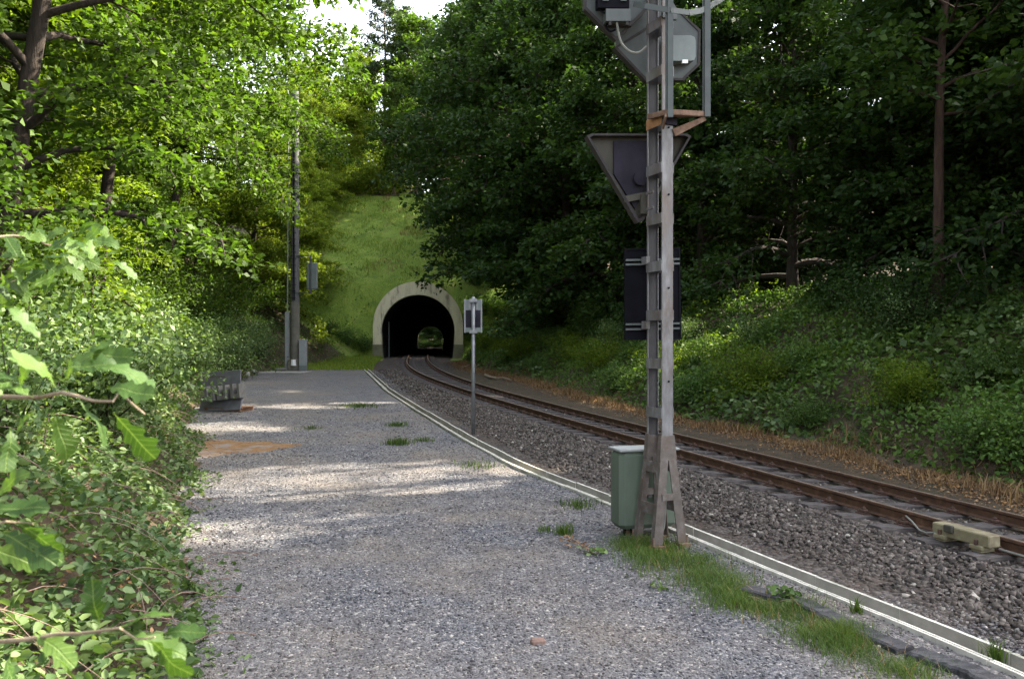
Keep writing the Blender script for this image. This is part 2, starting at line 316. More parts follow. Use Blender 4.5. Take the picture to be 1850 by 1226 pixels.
# track centre line by arc length
_ys = np.arange(-2, 215, .05); _nx = near_x(_ys); _tx = np.gradient(_nx, _ys); _k = 1/np.sqrt(1+_tx**2)
CLX = _nx+.75*_k; CLY = _ys-.75*_tx*_k
CLS = np.concatenate([[0], np.cumsum(np.hypot(np.diff(CLX), np.diff(CLY)))])
def centre(s):
    x = np.interp(s, CLS, CLX); y = np.interp(s, CLS, CLY)
    dx = np.interp(s+.2, CLS, CLX)-np.interp(s-.2, CLS, CLX); dy = np.interp(s+.2, CLS, CLY)-np.interp(s-.2, CLS, CLY)
    L = np.hypot(dx, dy); return x, y, dx/L, dy/L
def cx_at(Y): return np.interp(Y, CLY, CLX)
def cant(Y): return .0667*np.clip((58-np.asarray(Y, float))/25, 0, 1)
def track_pt(s, t, h=0.0):
    """point at arc s, t to the right of the centre line, h above the sleeper tops' plane"""
    x, y, dx, dy = centre(s); X = x+t*dy; Y = y-t*dx
    return np.stack([X, Y, base(y)+.0-cant(y)*t+h], -1)
def s_of_y(Y): return np.interp(Y, CLY, CLS)
TR = np.array([(3.95, 4.2), (3.59, 5.59), (3.27, 6.49), (2.81, 7.7), (2.12, 9.4), (1.39, 11.1), (.15, 13.94), (-.84, 17.0), (-2.8, 23.7), (-4.84, 31), (-8.5, 46.2), (-9, 52), (-11.2, 60), (-11.6, 66)])
LE = np.array([(-1.5, -20), (-1.5, 1), (-2.2, 5.47), (-2.6, 6.8), (-3.9, 9.9), (-5.45, 13.7), (-9.3, 23.7), (-12.2, 35.6), (-13.6, 44), (-12.8, 50), (-12.0, 58), (-11.9, 66), (-12.5, 74), (-23.3, 189), (-23.9, 194), (-27, 230)])
RI = np.array([(12.5, 0), (8.6, 9), (7.75, 11.85), (7.2, 14.2), (6.3, 17.8), (4.8, 21.6), (3.2, 27), (.95, 37.5), (-2.1, 47.6), (-3.7, 58), (-4.1, 65), (-4.6, 74), (-15.6, 189), (-16.2, 194), (-19, 230)])
def xt(Y): return np.interp(Y, TR[:, 1], TR[:, 0])
def xl(Y): return np.interp(Y, LE[:, 1], LE[:, 0])
def xr(Y): return np.interp(Y, RI[:, 1], RI[:, 0])
def ramp_up(d, slope, cap, after): return np.where(d > 0, slope*np.clip(d, 0, cap/slope)+after*np.clip(d-cap/slope, 0, 60), 0)
def gz(X, Y):
    X = np.asarray(X, float); Y = np.asarray(Y, float); b = base(Y)
    capx = np.where(Y < 150, np.clip(Y-44, 0, 60)*.45, 3)
    dl = xl(Y)-X-.25+.25*nz(X, Y, .9, 3); dr = X-xr(Y)-.35+.25*nz(X, Y, .9, 4)
    cap = 4.6+capx
    h = ramp_up(dl, .72, 1, .0)*0+np.where(dl > 0, .72*np.minimum(dl, cap/.72)+.22*np.clip(dl-cap/.72, 0, 40), 0)
    capr = 3.4+capx; h = h+np.where(dr > 0, .56*np.minimum(dr, capr/.56)+.13*np.clip(dr-capr/.56, 0, 40), 0)
    s = Y-PORTAL_Y
    hill = np.where(s < 6, 1.1*s, 6.6+.55*(s-6)); e = TUN_LEN-s; hill2 = np.where(e < 6, 1.1*e, 6.6+.55*(e-6))
    cap2 = 19+.06*np.clip(s-28, 0, 40); hill = np.minimum(np.minimum(hill, hill2), cap2)
    hill = np.where((s > 0) & (e > 0), hill, 0)
    rough = .18*nz(X, Y, .55, 5)+.07*nz(X, Y, 2.2, 6)
    tot = np.maximum(h, hill); k = np.clip(tot/1.2, 0, 1)
    return b+tot+rough*k-.09*(1-k)
def ground_hit(px, py, off=0.0, plane=True):
    """where the ray of a photo pixel meets the path level (plane) or the terrain"""
    u, v = (px-CX)/FPX, (py-HY)/FPX; Y = np.arange(1.5, 140, .02)
    z = CAMZ-v*Y; g = (base(Y) if plane else gz(u*Y, Y))+off
    i = int(np.argmax(z <= g)); return np.array([u*Y[i], Y[i], float(g[i])])
def at(px, py, Y): return np.array([(px-CX)/FPX*Y, Y, CAMZ-(py-HY)/FPX*Y])

# ------------------------------------------------------------------ terrain sheet with the tunnel mouth cut out
def tun_c(Y): return cx_at(PORTAL_Y)+(Y-PORTAL_Y)*TUN_DX
RO, ROZ, RIN, RIZ = 3.65, 3.71, 2.98, 3.29             # outer and inner arch radius and centre height
def arch(kind, n=22):
    """section of the tunnel as (t, z) from right foot to left foot"""
    r, cz = (RO, ROZ) if kind == 'out' else (RIN, RIZ); foot = RO if kind == 'out' else 2.8
    a = np.linspace(0, np.pi, n+1); P = [(foot, 1.0), ((foot+r)/2+.03*(kind != 'out'), 2.2)]+[(r*math.cos(q), cz+r*math.sin(q)) for q in a]+[(-(foot+r)/2-.03*(kind != 'out'), 2.2), (-foot, 1.0)]
    return np.array(P)
gx = np.unique(np.round(np.concatenate([np.arange(-18, 18.1, .45), np.arange(-60, 60, 2.5), np.linspace(-300, 300, 25)]), 3))
gy = np.unique(np.round(np.concatenate([np.arange(-6, 30, .45), np.arange(30, 62, .8), np.arange(62, 76, .35), np.arange(76, 110, .9), np.arange(110, 182, 3), np.arange(182, 196, .5), np.arange(196, 240, 3), np.linspace(-120, 500, 26)]), 3))
GX, GY = np.meshgrid(gx, gy); GZ = gz(GX, GY)
V = np.stack([GX, GY, GZ], -1).reshape(-1, 3); nx, ny = len(gx), len(gy)
I = (np.arange(ny-1)[:, None]*nx+np.arange(nx-1)[None]).ravel(); F = np.stack([I, I+1, I+nx+1, I+nx], 1)
fc = V[F].mean(1); tt = np.abs(fc[:, 0]-tun_c(fc[:, 1]))
outz = np.where(tt < RO, ROZ+np.sqrt(np.clip(RO**2-tt**2, 0, None)), 0)
inside = (fc[:, 1] > PORTAL_Y-.2) & (fc[:, 1] < PORTAL_Y+TUN_LEN+.2)
cut = inside & (tt < RO-.15) & (fc[:, 2] < outz-.25)
F = F[~cut]; fc = fc[~cut]
me = mesh_np('ground', V, F, 'soil', True); me.materials.append(MATS['meadow'])
tt = np.abs(fc[:, 0]-tun_c(fc[:, 1])-1)
mead = (fc[:, 1] > 60) & (fc[:, 1] < 92+1.5*nz(fc[:, 0], fc[:, 1], .3, 8)) & (tt < 14)
me.polygons.foreach_set('material_index', mead.astype(np.int32)); me.update()
tag(link('ground', me), kind='structure')

# gravel path sheet
def strip(name, rows, mat, kind='structure', smooth=True):
    rows = np.asarray(rows); a, b = rows.shape[:2]
    I = (np.arange(a-1)[:, None]*b+np.arange(b-1)[None]).ravel()
    return tag(link(name, mesh_np(name, rows.reshape(-1, 3), np.stack([I, I+1, I+b+1, I+b], 1), mat, smooth)), kind=kind)
def path_z(X, Y): return base(Y)+.018*nz(X, Y, .8, 11)+.007*nz(X, Y, 3.5, 12)
py = np.concatenate([np.arange(1.5, 20, .3), np.arange(20, 48, .6)]); pf = np.linspace(0, 1, 34)
PX = (xl(py)-.5)[:, None]*(1-pf)+(xt(py)-.17)[:, None]*pf; PY = np.repeat(py[:, None], 34, 1)
PYv = PY.copy(); PYv[-1] += .9*nz(PX[-1], PX[-1]*0, 1.5, 2)
strip('gravel_path', np.stack([PX, PYv, path_z(PX, PY)], -1), 'path_gravel')

# ballast bed
ss = np.concatenate([np.arange(s_of_y(1.0), s_of_y(30), .3), np.arange(s_of_y(30), s_of_y(66), .7), np.arange(s_of_y(66), s_of_y(200), 4)])
def ballast_z(t, Y):
    prof_t = np.array([-3.4, -2.7, -1.75, -1.45, -1.3, 0, 1.3, 1.5, 2.2, 3.0]); prof_h = np.array([-.055, -.03, .045, .06, .03, -.045, -.13, -.115, -.14, -.17])
    flat = np.array([-.055, -.03, -.02, -.02, -.05, -.05, -.05, -.03, -.06, -.12]); k = np.clip((58-Y)/25, 0, 1)
    return base(Y)+np.interp(t, prof_t, prof_h)*k+np.interp(t, prof_t, flat)*(1-k)
rows = []
for s in ss:
    x, y, dx, dy = centre(s)
    tl = -max(2.0, min(4.5, float((x-xt(y))*abs(dy))-.24)) if y < 47 else -2.6
    if y > PORTAL_Y+.5: tl = -3.2
    tr = 2.75 if y < PORTAL_Y+.5 else 3.2
    ts = np.concatenate([np.linspace(tl, -1.3, 9), np.linspace(-1.1, 1.3, 9), np.linspace(1.5, tr, 5)])
    X = x+ts*dy; Y = y-ts*dx
    rows.append(np.stack([X, Y, ballast_z(ts, y)+.012*nz(X, Y, 3, 21)], -1))
ballast = strip('ballast_bed', rows, 'ballast_fill')

# ------------------------------------------------------------------ stones
ICO = np.array([(0, 1, 1.618), (0, -1, 1.618), (0, 1, -1.618), (0, -1, -1.618), (1, 1.618, 0), (-1, 1.618, 0), (1, -1.618, 0), (-1, -1.618, 0), (1.618, 0, 1), (-1.618, 0, 1), (1.618, 0, -1), (-1.618, 0, -1)])/1.902
ICF = np.array([(0, 1, 8), (0, 8, 4), (0, 4, 5), (0, 5, 9), (0, 9, 1), (1, 6, 8), (8, 6, 10), (8, 10, 4), (4, 10, 2), (4, 2, 5), (5, 2, 11), (5, 11, 9), (9, 11, 7), (9, 7, 1), (1, 7, 6), (3, 6, 7), (3, 7, 11), (3, 11, 2), (3, 2, 10), (3, 10, 6)])
CUB = np.array([(-1, -1, -1), (1, -1, -1), (1, 1, -1), (-1, 1, -1), (-1, -1, 1), (1, -1, 1), (1, 1, 1), (-1, 1, 1)])*.6
CUF = np.array([(3, 2, 1, 0), (4, 5, 6, 7), (0, 1, 5, 4), (1, 2, 6, 5), (2, 3, 7, 6), (3, 0, 4, 7)])
def rot_rand(n, rng, tilt=1.0):
    a = rng.uniform(0, 6.283, n); b = rng.normal(0, .5*tilt, n); c = rng.normal(0, .5*tilt, n)
    ca, sa, cb, sb, cc, sc = np.cos(a), np.sin(a), np.cos(b), np.sin(b), np.cos(c), np.sin(c)
    return np.stack([np.stack([ca*cb, ca*sb*sc-sa*cc, ca*sb*cc+sa*sc], -1), np.stack([sa*cb, sa*sb*sc+ca*cc, sa*sb*cc-ca*sc], -1), np.stack([-sb, cb*sc, cb*cc], -1)], 1)
def stones(P, size, rng, flat=(.75, .55), cube=False, jit=.22, tilt=1.0):
    n = len(P); B, Fc = (CUB, CUF) if cube else (ICO, ICF)
    q = B[None]*(1+rng.normal(0, jit, (n, len(B), 3)))
    sc = np.stack([np.ones(n), rng.uniform(flat[0]*.8, flat[0]*1.2, n), rng.uniform(flat[1]*.7, flat[1]*1.3, n)], -1)*np.broadcast_to(size, (n,))[:, None]
    if cube: Fc = Fc[1:]
    q = q*sc[:, None]; q = np.einsum('nij,nkj->nki', rot_rand(n, rng, tilt), q)+P[:, None]
    return q.reshape(-1, 3), (Fc[None]+(np.arange(n)*len(B))[:, None, None]).reshape(-1, Fc.shape[1])
# loose ballast
rng = np.random.default_rng(31)
def scatter_track(n, y0, y1, tmin, tmax, pw=1.0):
    y = y0+(y1-y0)*rng.random(n)**pw; s = s_of_y(y); t = rng.uniform(tmin, tmax, n)
    x, yy, dx, dy = centre(s); X = x+t*dy; Y = yy-t*dx
    ok = (X > xt(Y)+.55+.35*rng.random(n)) & ~((np.abs(np.abs(t)-.75) < .11))
    return X[ok], Y[ok], t[ok], yy[ok]
parts_x = []
def ballast_batch(n, y0, y1, tmin, tmax, smin, smax, lift, pw):
    X, Y, t, yy = scatter_track(n, y0, y1, tmin, tmax, pw); sz = rng.uniform(smin, smax, len(X))
    inb = (np.abs(t) < 1.3); z = ballast_z(t, yy)+sz*lift*np.where(inb, .1, 1.0)
    return np.stack([X, Y, z], -1), sz
batches = [ballast_batch(9500, 4.5, 13, -3.6, -1.25, .022, .042, .4, 1.1), ballast_batch(4200, 5, 14, -1.2, 2.6, .022, .040, .4, 1.0),
           ballast_batch(7500, 13, 26, -3.3, -1.25, .027, .046, .4, 1.2), ballast_batch(4200, 14, 30, -1.2, 2.6, .027, .045, .4, 1.0), ballast_batch(3000, 26, 46, -3.2, -1.25, .04, .065, .5, 1.1)]
PB = np.concatenate([b[0] for b in batches]); SB = np.concatenate([b[1] for b in batches])
score = SB/PB[:, 1]; vis = (np.abs(PB[:, 0]) < .63*PB[:, 1]) & (PB[:, 1] > 5)
order = np.argsort(-score*vis); big = order[:300]; rest = np.setdiff1d(np.arange(len(PB)), big)
v, f = stones(PB[rest], SB[rest]*1.15, rng, (.66, .52), True, .34, .9); o = link('loose_ballast', mesh_np('loose_ballast', v, f, 'ballast_stone'), ballast); tag(o, kind='stuff')
protos = []
for k in range(8):
    v, f = stones(np.zeros((1, 3)), 1.15, rng, (.66, .52), True, .34, .5); protos.append(mesh_np('stone', v, f, 'ballast_stone'))
for k, i in enumerate(big):
    o = link('stone', protos[k % 8], ballast, PB[i]); o.scale = (SB[i],)*3; o.rotation_euler = (rng.normal(0, .4), rng.normal(0, .4), rng.uniform(0, 6.28))
# gravel chips on the path and along the trough
def chips(n, y0, y1, fa, fb, smin, smax, pw=1.0):
    y = y0+(y1-y0)*rng.random(n)**pw; a = xl(y)-.1; b = xt(y); k = fa+(fb-fa)*rng.random(n); x = a+(b-a)*k
    vis = (np.abs(x) < .66*y+.3); x, y = x[vis], y[vis]; sz = rng.uniform(smin, smax, len(x))*np.where(rng.random(len(x)) < .04, 1.7, 1)
    return np.stack([x, y, path_z(x, y)+sz*.12], -1), sz
C = [chips(19000, 4.6, 9, 0, .98, .007, .017), chips(13000, 9, 15, 0, .98, .010, .020, 1.1), chips(6000, 15, 26, 0, .98, .014, .026, 1.3)]
P = np.concatenate([c[0] for c in C]); S = np.concatenate([c[1] for c in C])
v, f = stones(P, S, rng, (.75, .38), True, .25, .5); tag(link('gravel_chips', mesh_np('gravel_chips', v, f, 'gravel_chip')), 'loose slate grey stone chips covering the gravel path', 'gravel', kind='stuff')
def verge(n, y0, y1, smin, smax):
    y = rng.uniform(y0, y1, n); x = xt(y)+.18+np.abs(rng.normal(0, .45, n)); ok = np.abs(x) < .66*y+.4; x, y = x[ok], y[ok]
    t = -(cx_at(y)-x)*.94; sz = rng.uniform(smin, smax, len(x))
    return np.stack([x, y, np.maximum(ballast_z(t, y), base(y)-.05)+sz*.2], -1), sz
C = [verge(7000, 4.5, 11, .009, .026), verge(5000, 11, 24, .014, .032), verge(2500, 24, 46, .025, .045)]
P = np.concatenate([c[0] for c in C]); S = np.concatenate([c[1] for c in C])
v, f = stones(P, S, rng, (.78, .5), True, .25, .6); tag(link('verge_stones', mesh_np('verge_stones', v, f, 'gravel_chip')), 'pale and grey pebbles between the cable trough and the ballast', 'gravel', kind='stuff')

# sand spill at the path's left edge
c = ground_hit(430, 808); a = np.linspace(0, 2*np.pi, 40, endpoint=False); vs = [(c[0], c[1], path_z(c[0], c[1])+.022)]; fs = []
for k, (q, h) in enumerate(((.35, .020), (.7, .010), (1.0, -.012))):
    for w in a:
        rr = q*(1+.18*math.sin(3*w+1)+.12*math.sin(7*w)); x = c[0]-.2+1.4*rr*math.cos(w); y = c[1]+1.3*rr*math.sin(w)
        vs.append((x, y, path_z(x, y)+h))
n = len(a)
for i in range(n):
    j = (i+1) % n; fs.append((0, 1+i, 1+j))
    for r in range(2): fs.append((1+r*n+i, 1+(r+1)*n+i, 1+(r+1)*n+j, 1+r*n+j))
m = MB(); m.add(vs, fs); tag(m.build('sand_patch', 'sand', smooth=True), kind='structure')

# ------------------------------------------------------------------ railway track
trk = thing('railway_track', 'rusty single track curving over wooden sleepers into the tunnel', 'railway track', tuple(track_pt(s_of_y(8), 0, -.1)))
HEADP = [(-.036, .150), (-.036, .122), (-.010, .108), (-.008, .03), (-.0625, .014), (-.0625, 0), (.0625, 0), (.0625, .014), (.008, .03), (.010, .108), (.036, .122), (.036, .150), (.026, .156), (-.026, .156)]
ls = np.concatenate([np.arange(s_of_y(2), s_of_y(66), .5), np.arange(s_of_y(66), s_of_y(198), 4)])
for side in (-1, 1):
    vs = []; fs = []; k = len(HEADP)
    for s in ls:
        for (a, h) in HEADP: vs.append(track_pt(s, side*.752+a, .018+h))
    for i in range(len(ls)-1):
        for j in range(k): fs.append((i*k+j, i*k+(j+1) % k, (i+1)*k+(j+1) % k, (i+1)*k+j))
    m = MB(); m.add(vs, fs); o = m.build('rail', 'rail_rust', trk)
    o.data.materials.append(MATS['rail_top']); idx = np.zeros(len(fs), np.int32); idx[k-2::k] = 1; o.data.polygons.foreach_set('material_index', idx)
def sleeper_mesh(k):
    g = np.random.default_rng(50+k); m = MB(); xs = np.linspace(-1.3, 1.3, 9); vs = []; fs = []
    for x in xs:
        e = .012 if abs(x) < 1.29 else .03
        w = .125+g.normal(0, .004); h = g.normal(0, .003)
        vs += [(x, -w, -.15), (x, -w, -e+h), (x, -w+.02, h), (x, w-.02, h+g.normal(0, .003)), (x, w, -e+h), (x, w, -.15)]
    for i in range(8):
        for j in range(5): fs.append((i*6+j, i*6+j+1, i*6+7+j, i*6+6+j))
    fs += [(5, 4, 3, 2, 1, 0), tuple(48+j for j in range(6))]; m.add(vs, fs)
    me = bpy.data.meshes.new('sleeper'); me.from_pydata(m.v, [], m.f); me.update(); me.materials.append(MATS['old_sleeper']); return me
SLP = [sleeper_mesh(k) for k in range(4)]
m = MB(); m.box((0, 0, .009), (.34, .16, .018))
for s in (-1, 1):
    m.box((s*.105, 0, .04), (.075, .12, .045), bev=.012).tube([(s*.11, 0, .06), (s*.11, 0, .095)], .014, 6).box((s*.11, 0, .074), (.05, .05, .02), bev=.006)
    m.tube([(s*.145, .05, .015), (s*.145, .05, .04)], .014, 6)
fme = bpy.data.meshes.new('rail_fastening'); fme.from_pydata(m.v, [], m.f); fme.update(); fme.materials.append(MATS['fastening_iron'])
s = s_of_y(4.0); k = 0
while s < s_of_y(78):
    p = track_pt(s, 0, 0); _, _, dx, dy = centre(s); y = float(p[1])
    o = link('sleeper', SLP[k % 4], trk, p-np.array(trk.location)); o.rotation_euler = (0, float(np.arctan(cant(y))), math.atan2(dy, dx)-math.pi/2+rng.normal(0, .008))
    for side in (-1, 1): link('rail_fastening', fme, o, (side*.752, 0, .0))
    s += .63; k += 1

# track magnet bolted to the near rail
pm = track_pt(s_of_y(8.95), -1.0, 0); s0 = s_of_y(9.02)-.0
def tb(m, s, t, h, ds, dt, dh, bev=.0):
    x, y, dx, dy = centre(s); c = track_pt(s, t, h); M = np.array([[dx, dy, 0], [dy, -dx, 0], [0, 0, 1]]).T
    return m.box(c, (ds, dt, dh), M, bev=bev)
mg = thing('track_magnet', 'beige painted track magnet bolted along the outside of the rusty rail', 'track magnet', tuple(track_pt(s0, -.98, -.02)))
tb(MB(), s0, -.985, .135, .72, .17, .13, .012).build('housing', 'magnet_paint', mg)
tb(MB(), s0+.12, -1.085, .165, .11, .05, .08, .008).build('terminal_cap', 'board_pale', mg)
for q in (-.22, .24):
    tb(tb(MB(), s0+q, -1.04, .055, .16, .12, .05, .01), s0+q, -.93, .03, .12, .3, .03).build('clamp', 'magnet_paint', mg)
    m = MB(); c = track_pt(s0+q, -1.085, .08); m.tube([c, c+np.array([0, 0, .05])], .02, 6).build('bolt', 'fastening_iron', mg)
m = MB(); m.tube([track_pt(s0+a, t, h) for a, t, h in ((.3, -1.06, .08), (.42, -1.09, .05), (.58, -1.02, .04), (.8, -.9, .09), (.95, -.84, .12))], .011, 6).build('lead', 'cable', mg)
m = MB(); m.tube([track_pt(s0-.34+a*-1, t, h) for a, t, h in ((0, -.9, .06), (.4, -.86, .05), (1.0, -.85, .04), (1.8, -.85, .03))], .012, 6).build('lead', 'cable', mg)

# ------------------------------------------------------------------ cable trough: one concrete length after another
tro = thing('cable_trough', 'open pale concrete cable trough running beside the gravel path', 'cable trough', (xt(9.0), 9.0, float(base(9.0))))
yy = np.arange(3.8, 46.6, .01); tx_ = xt(yy)
ker = np.ones(161)/161; txs = np.convolve(np.pad(tx_, 80, mode='edge'), ker, 'valid'); txs[:5] = tx_[:5]
arc = np.concatenate([[0], np.cumsum(np.hypot(np.diff(txs), np.diff(yy)))])
SEC = [(-.125, -.06), (-.125, .060), (-.100, .060), (-.098, .045), (-.090, .045), (-.088, .060), (-.065, .060), (-.065, -.03), (.085, -.03), (.085, .088), (.122, .088), (.122, -.06)]
a = 0.0; k = 0
while a < arc[-1]-1.0:
    vs = []; n = len(SEC); jz = rng.normal(0, .004); jt = rng.normal(0, .005)
    for q in (a+.004, a+.5, a+.996):
        x = np.interp(q, arc, txs); y = np.interp(q, arc, yy); dx = np.interp(q+.1, arc, txs)-np.interp(q-.1, arc, txs); dy = np.interp(q+.1, arc, yy)-np.interp(q-.1, arc, yy); L = math.hypot(dx, dy)
        for t, h in SEC: vs.append((x+(t+jt)*dy/L, y-(t+jt)*dx/L, float(base(y))+h+jz-.02))
    fs = [(r*n+j, r*n+(j+1) % n, (r+1)*n+(j+1) % n, (r+1)*n+j) for r in range(2) for j in range(n)]+[tuple(range(n-1, -1, -1)), tuple(range(2*n, 3*n))]
    m = MB(); m.add(vs, fs); o = m.build('trough_length', 'trough_concrete', tro)
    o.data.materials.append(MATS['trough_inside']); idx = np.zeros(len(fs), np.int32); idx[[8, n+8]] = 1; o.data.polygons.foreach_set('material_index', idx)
    a += 1.0; k += 1

# ------------------------------------------------------------------ tunnel
pc = np.array([tun_c(PORTAL_Y), PORTAL_Y, float(base(PORTAL_Y))]); AX = np.array([TUN_DX, 1, 0])/math.hypot(TUN_DX, 1); RT = np.array([AX[1], -AX[0], 0])
tun = thing('railway_tunnel', 'horseshoe railway tunnel with stained cream concrete portal ring in the grassy hill', 'tunnel', tuple(pc))
def tp(s, t, z): return np.array([pc[0], pc[1], 0])+AX*s+RT*t+np.array([0, 0, z])
def ring(s0, s1, O, I, zlo, zhi=99):
    vs = []; fs = []; n = len(O)
    for s in (s0, s1):
        for (t, z) in O: vs.append(tp(s, t, z))
        for (t, z) in I: vs.append(tp(s, t, z))
    for j in range(n-1):
        fs += [(j, j+1, n+j+1, n+j), (2*n+j+1, 2*n+j, 3*n+j, 3*n+j+1), (j+1, j, 2*n+j, 2*n+j+1), (n+j, n+j+1, 3*n+j+1, 3*n+j)]
    fs += [(0, n, 3*n, 2*n), (n-1, 3*n-1, 4*n-1, 2*n-1)]
    m = MB(); return m.add(vs, fs)
O, I_ = arch('out'), arch('in')
for s0_, s1_ in ((0, 1.1), (TUN_LEN-1.1, TUN_LEN)):
    ring(s0_, s1_, O[1:-1], I_[1:-1], 0).build('portal_ring', 'portal_concrete', tun)
    for e in (slice(0, 2), slice(-2, None)):
        oo = O[e].copy(); ii = I_[e].copy(); oo[:, 0] *= 1.006; ring(s0_-.02, s1_, oo, ii, 0).build('plinth', 'plinth_concrete', tun)
O2 = O*np.array([.985, 1]); O2[:, 1] -= .05
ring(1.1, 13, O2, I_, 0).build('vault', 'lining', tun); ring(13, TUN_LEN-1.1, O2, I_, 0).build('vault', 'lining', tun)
m = MB(); m.box(tp(1.6, -2.45, 2.6), (.12, .1, 3.0)); m.build('conduit', 'grey_paint', tun)

# ------------------------------------------------------------------ signal
SY = 9.1; sc_ = FPX/SY
sb = ground_hit(1192, 985); sb = np.array([(1192-CX)/FPX*SY, SY, float(base(SY))])
AL = np.array([-.40, .9165, 0]); RR = np.array([.9165, .40, 0]); UP = np.array([0, 0, 1.])
sig = thing('railway_signal', 'tall galvanised lattice signal mast seen from behind, with boards and splayed feet', 'signal', tuple(sb))
def sp(a, r, z): return sb+AL*a+RR*r+UP*z
MS = np.stack([RR, AL, UP], 1)
ZT, ZF = 7.6, 1.22
for sgn in (-1, 1):
    m = MB(); o_ = sp(sgn*.155, 0, ZF)
    # channel section: web outside, flanges inwards
    sec = [(-.072, 0), (.072, 0), (.072, -.022), (.063, -.022), (.063, -.008), (-.063, -.008), (-.063, -.022), (-.072, -.022)]
    if sgn > 0: sec = sec[::-1]
    m.prism(sec, o_, RR, AL*sgn, UP, ZT-ZF); o = m.build('channel', 'galv', sig); o.data.materials.append(MATS['galv_inner_shade']); idx = np.zeros(10, np.int32); idx[[5, 6, 7] if sgn < 0 else [3, 4, 5]] = 1; o.data.polygons.foreach_set('material_index', idx)
    for r in (-1, 1):
        m = MB(); pts = [sp(sgn*.155, r*.037, ZF+.02), sp(sgn*.165, r*.055, ZF-.25), sp(sgn*.205, r*.165, .02)]
        for a_, b_ in ((0, 1), (1, 2)):
            m.beam(pts[a_], pts[b_], .100, .014, up=AL*sgn, w2=.115)
            m.beam(pts[a_]+RR*r*.044-AL*sgn*.03, pts[b_]+RR*r*.052-AL*sgn*.03, .012, .062, up=AL*sgn)
        m.build('leg', 'galv_foot', sig)
        m = MB(); m.box(sp(sgn*.21, r*.17, .01), (.13, .11, .05), MS).tube([sp(sgn*.21, r*.225, .0), sp(sgn*.21, r*.225, .12)], .012, 6); m.build('foot_plate', 'rusty_iron', sig)
    m = MB(); m.box(sp(sgn*.195, 0, .56), (.20, .02, .075), MS); m.build('brace', 'galv_foot', sig)
zz = [2.3-(y-620)/158.8 for y in (50, 137, 225, 310, 400, 485, 573, 660, 748)]
for z in zz:
    for r in (-1, 1):
        m = MB(); m.box(sp(0, r*.079, z), (.008, .31, .115), MS); m.build('batten', 'galv' if abs(z-4.79) > .2 or r > 0 else 'orange_rust', sig)
for z, e in ((.93, .035), (.42, .15), (0.98, .03)):
    pass
for z in (.88, .42):
    k_ = (ZF-.25-z)/(ZF-.25-.02); half = .055+(.165-.055)*k_+.045; al = .165+(.205-.165)*k_
    for r in (-1, 1):
        m = MB(); m.box(sp(0, r*half, z), (.012, 2*al, .125), MS); m.build('batten', 'galv_foot', sig)
for z in (2.9, 3.95, 1.85, 4.7, 5.4):
    m = MB(); c = sp(-.157, .012, z); m.tube([c, c-AL*.01], .011, 8); m.build('bolt_hole', 'black_paint', sig)
m = MB(); m.tube([sp(-.1, -.01, .95), sp(-.12, .0, .5), sp(-.14, -.04, .2), sp(-.1, -.08, .1), sp(-.05, -.1, .0)], .012, 6); m.build('mast_cable', 'cable', sig)
# triangular speed board, seen from behind: sheet inside a folded rim
BY = SY+.22; k_ = FPX/BY
FW = np.array([.985, .17, 0]); FN = np.array([-.17, .985, 0])      # board plane and its normal (away from the camera)
def sq(px, py, Y=BY):
    """photo pixel on the plane of the boards behind the mast"""
    u, v = (px-CX)/FPX, (HY-py)/FPX; o = sb+FN*(Y-SY); d = np.array([u, 1, v]); c0 = np.array([0, 0, CAMZ])
    return c0+d*(((o-c0)@FN)/(d@FN))
def plate(pix, depth, name, mat, Y=BY, off=0.0, parent=sig):
    m = MB(); A = [sq(x, y, Y)+FN*off for x, y in pix]; n = len(A); B = [p+FN*depth for p in A]
    m.add(A+B, [tuple(range(n)), tuple(range(2*n-1, n-1, -1))]+[(i, n+i, n+(i+1) % n, (i+1) % n) for i in range(n)]); return m.build(name, mat, parent)
def rim(pix, inn, depth, name, mat, Y=BY, off=0.0, parent=sig):
    m = MB(); A = [sq(x, y, Y)+FN*off for x, y in pix]; C_ = [sq(x, y, Y)+FN*off for x, y in inn]; n = len(A)
    Bq = [p+FN*depth for p in A]; D = [p+FN*depth for p in C_]; vs = A+C_+Bq+D; fs = []
    for i in range(n):
        j = (i+1) % n; fs += [(i, j, n+j, n+i), (2*n+j, 2*n+i, 3*n+i, 3*n+j), (i, 2*n+i, 2*n+j, j), (n+j, 3*n+j, 3*n+i, n+i)]
    return m.add(vs, fs).build(name, mat, parent)
tri = [(1060, 245), (1070, 241), (1240, 241), (1249, 246), (1163, 398), (1153, 402), (1145, 390)]
tin = [(1066, 248), (1072, 245), (1238, 245), (1244, 248), (1160, 392), (1154, 396), (1150, 388)]
tbk = [(1078, 247), (1239, 247), (1162, 390), (1156, 392)]
tb_ = plate(tin, .012, 'speed_board', 'board_pale', off=.10); rim(tri, tin, .125, 'board_rim', 'brown_rim', parent=tb_) if False else rim(tri, tin, .125, 'board_rim', 'brown_rim')
plate([(1112, 252), (1208, 252), (1180, 330), (1150, 375), (1112, 312)], .03, 'board_back_panel', 'dark_board', off=.06)
m = MB(); c = sq(1158, 322); m.tube([c+FN*.06, c-FN*.01], .085, 16); m.build('board_knockout', 'dark_board', sig)
m = MB(); m.beam(sq(1128, 360)+FN*.02, sq(1168, 352)+FN*.02, .035, .075, up=UP).beam(sq(1163, 352)-FN*.02, sq(1163, 387)-FN*.02, .09, .05, up=FN); m.build('board_bracket', 'board_pale', sig)
m = MB(); m.beam(sp(.13, -.09, 3.82), sp(-.02, -.10, 3.82), .02, .03).beam(sp(.13, -.09, 4.0), sp(-.02, -.10, 4.0), .02, .03); m.build('board_clamp', 'galv', sig)
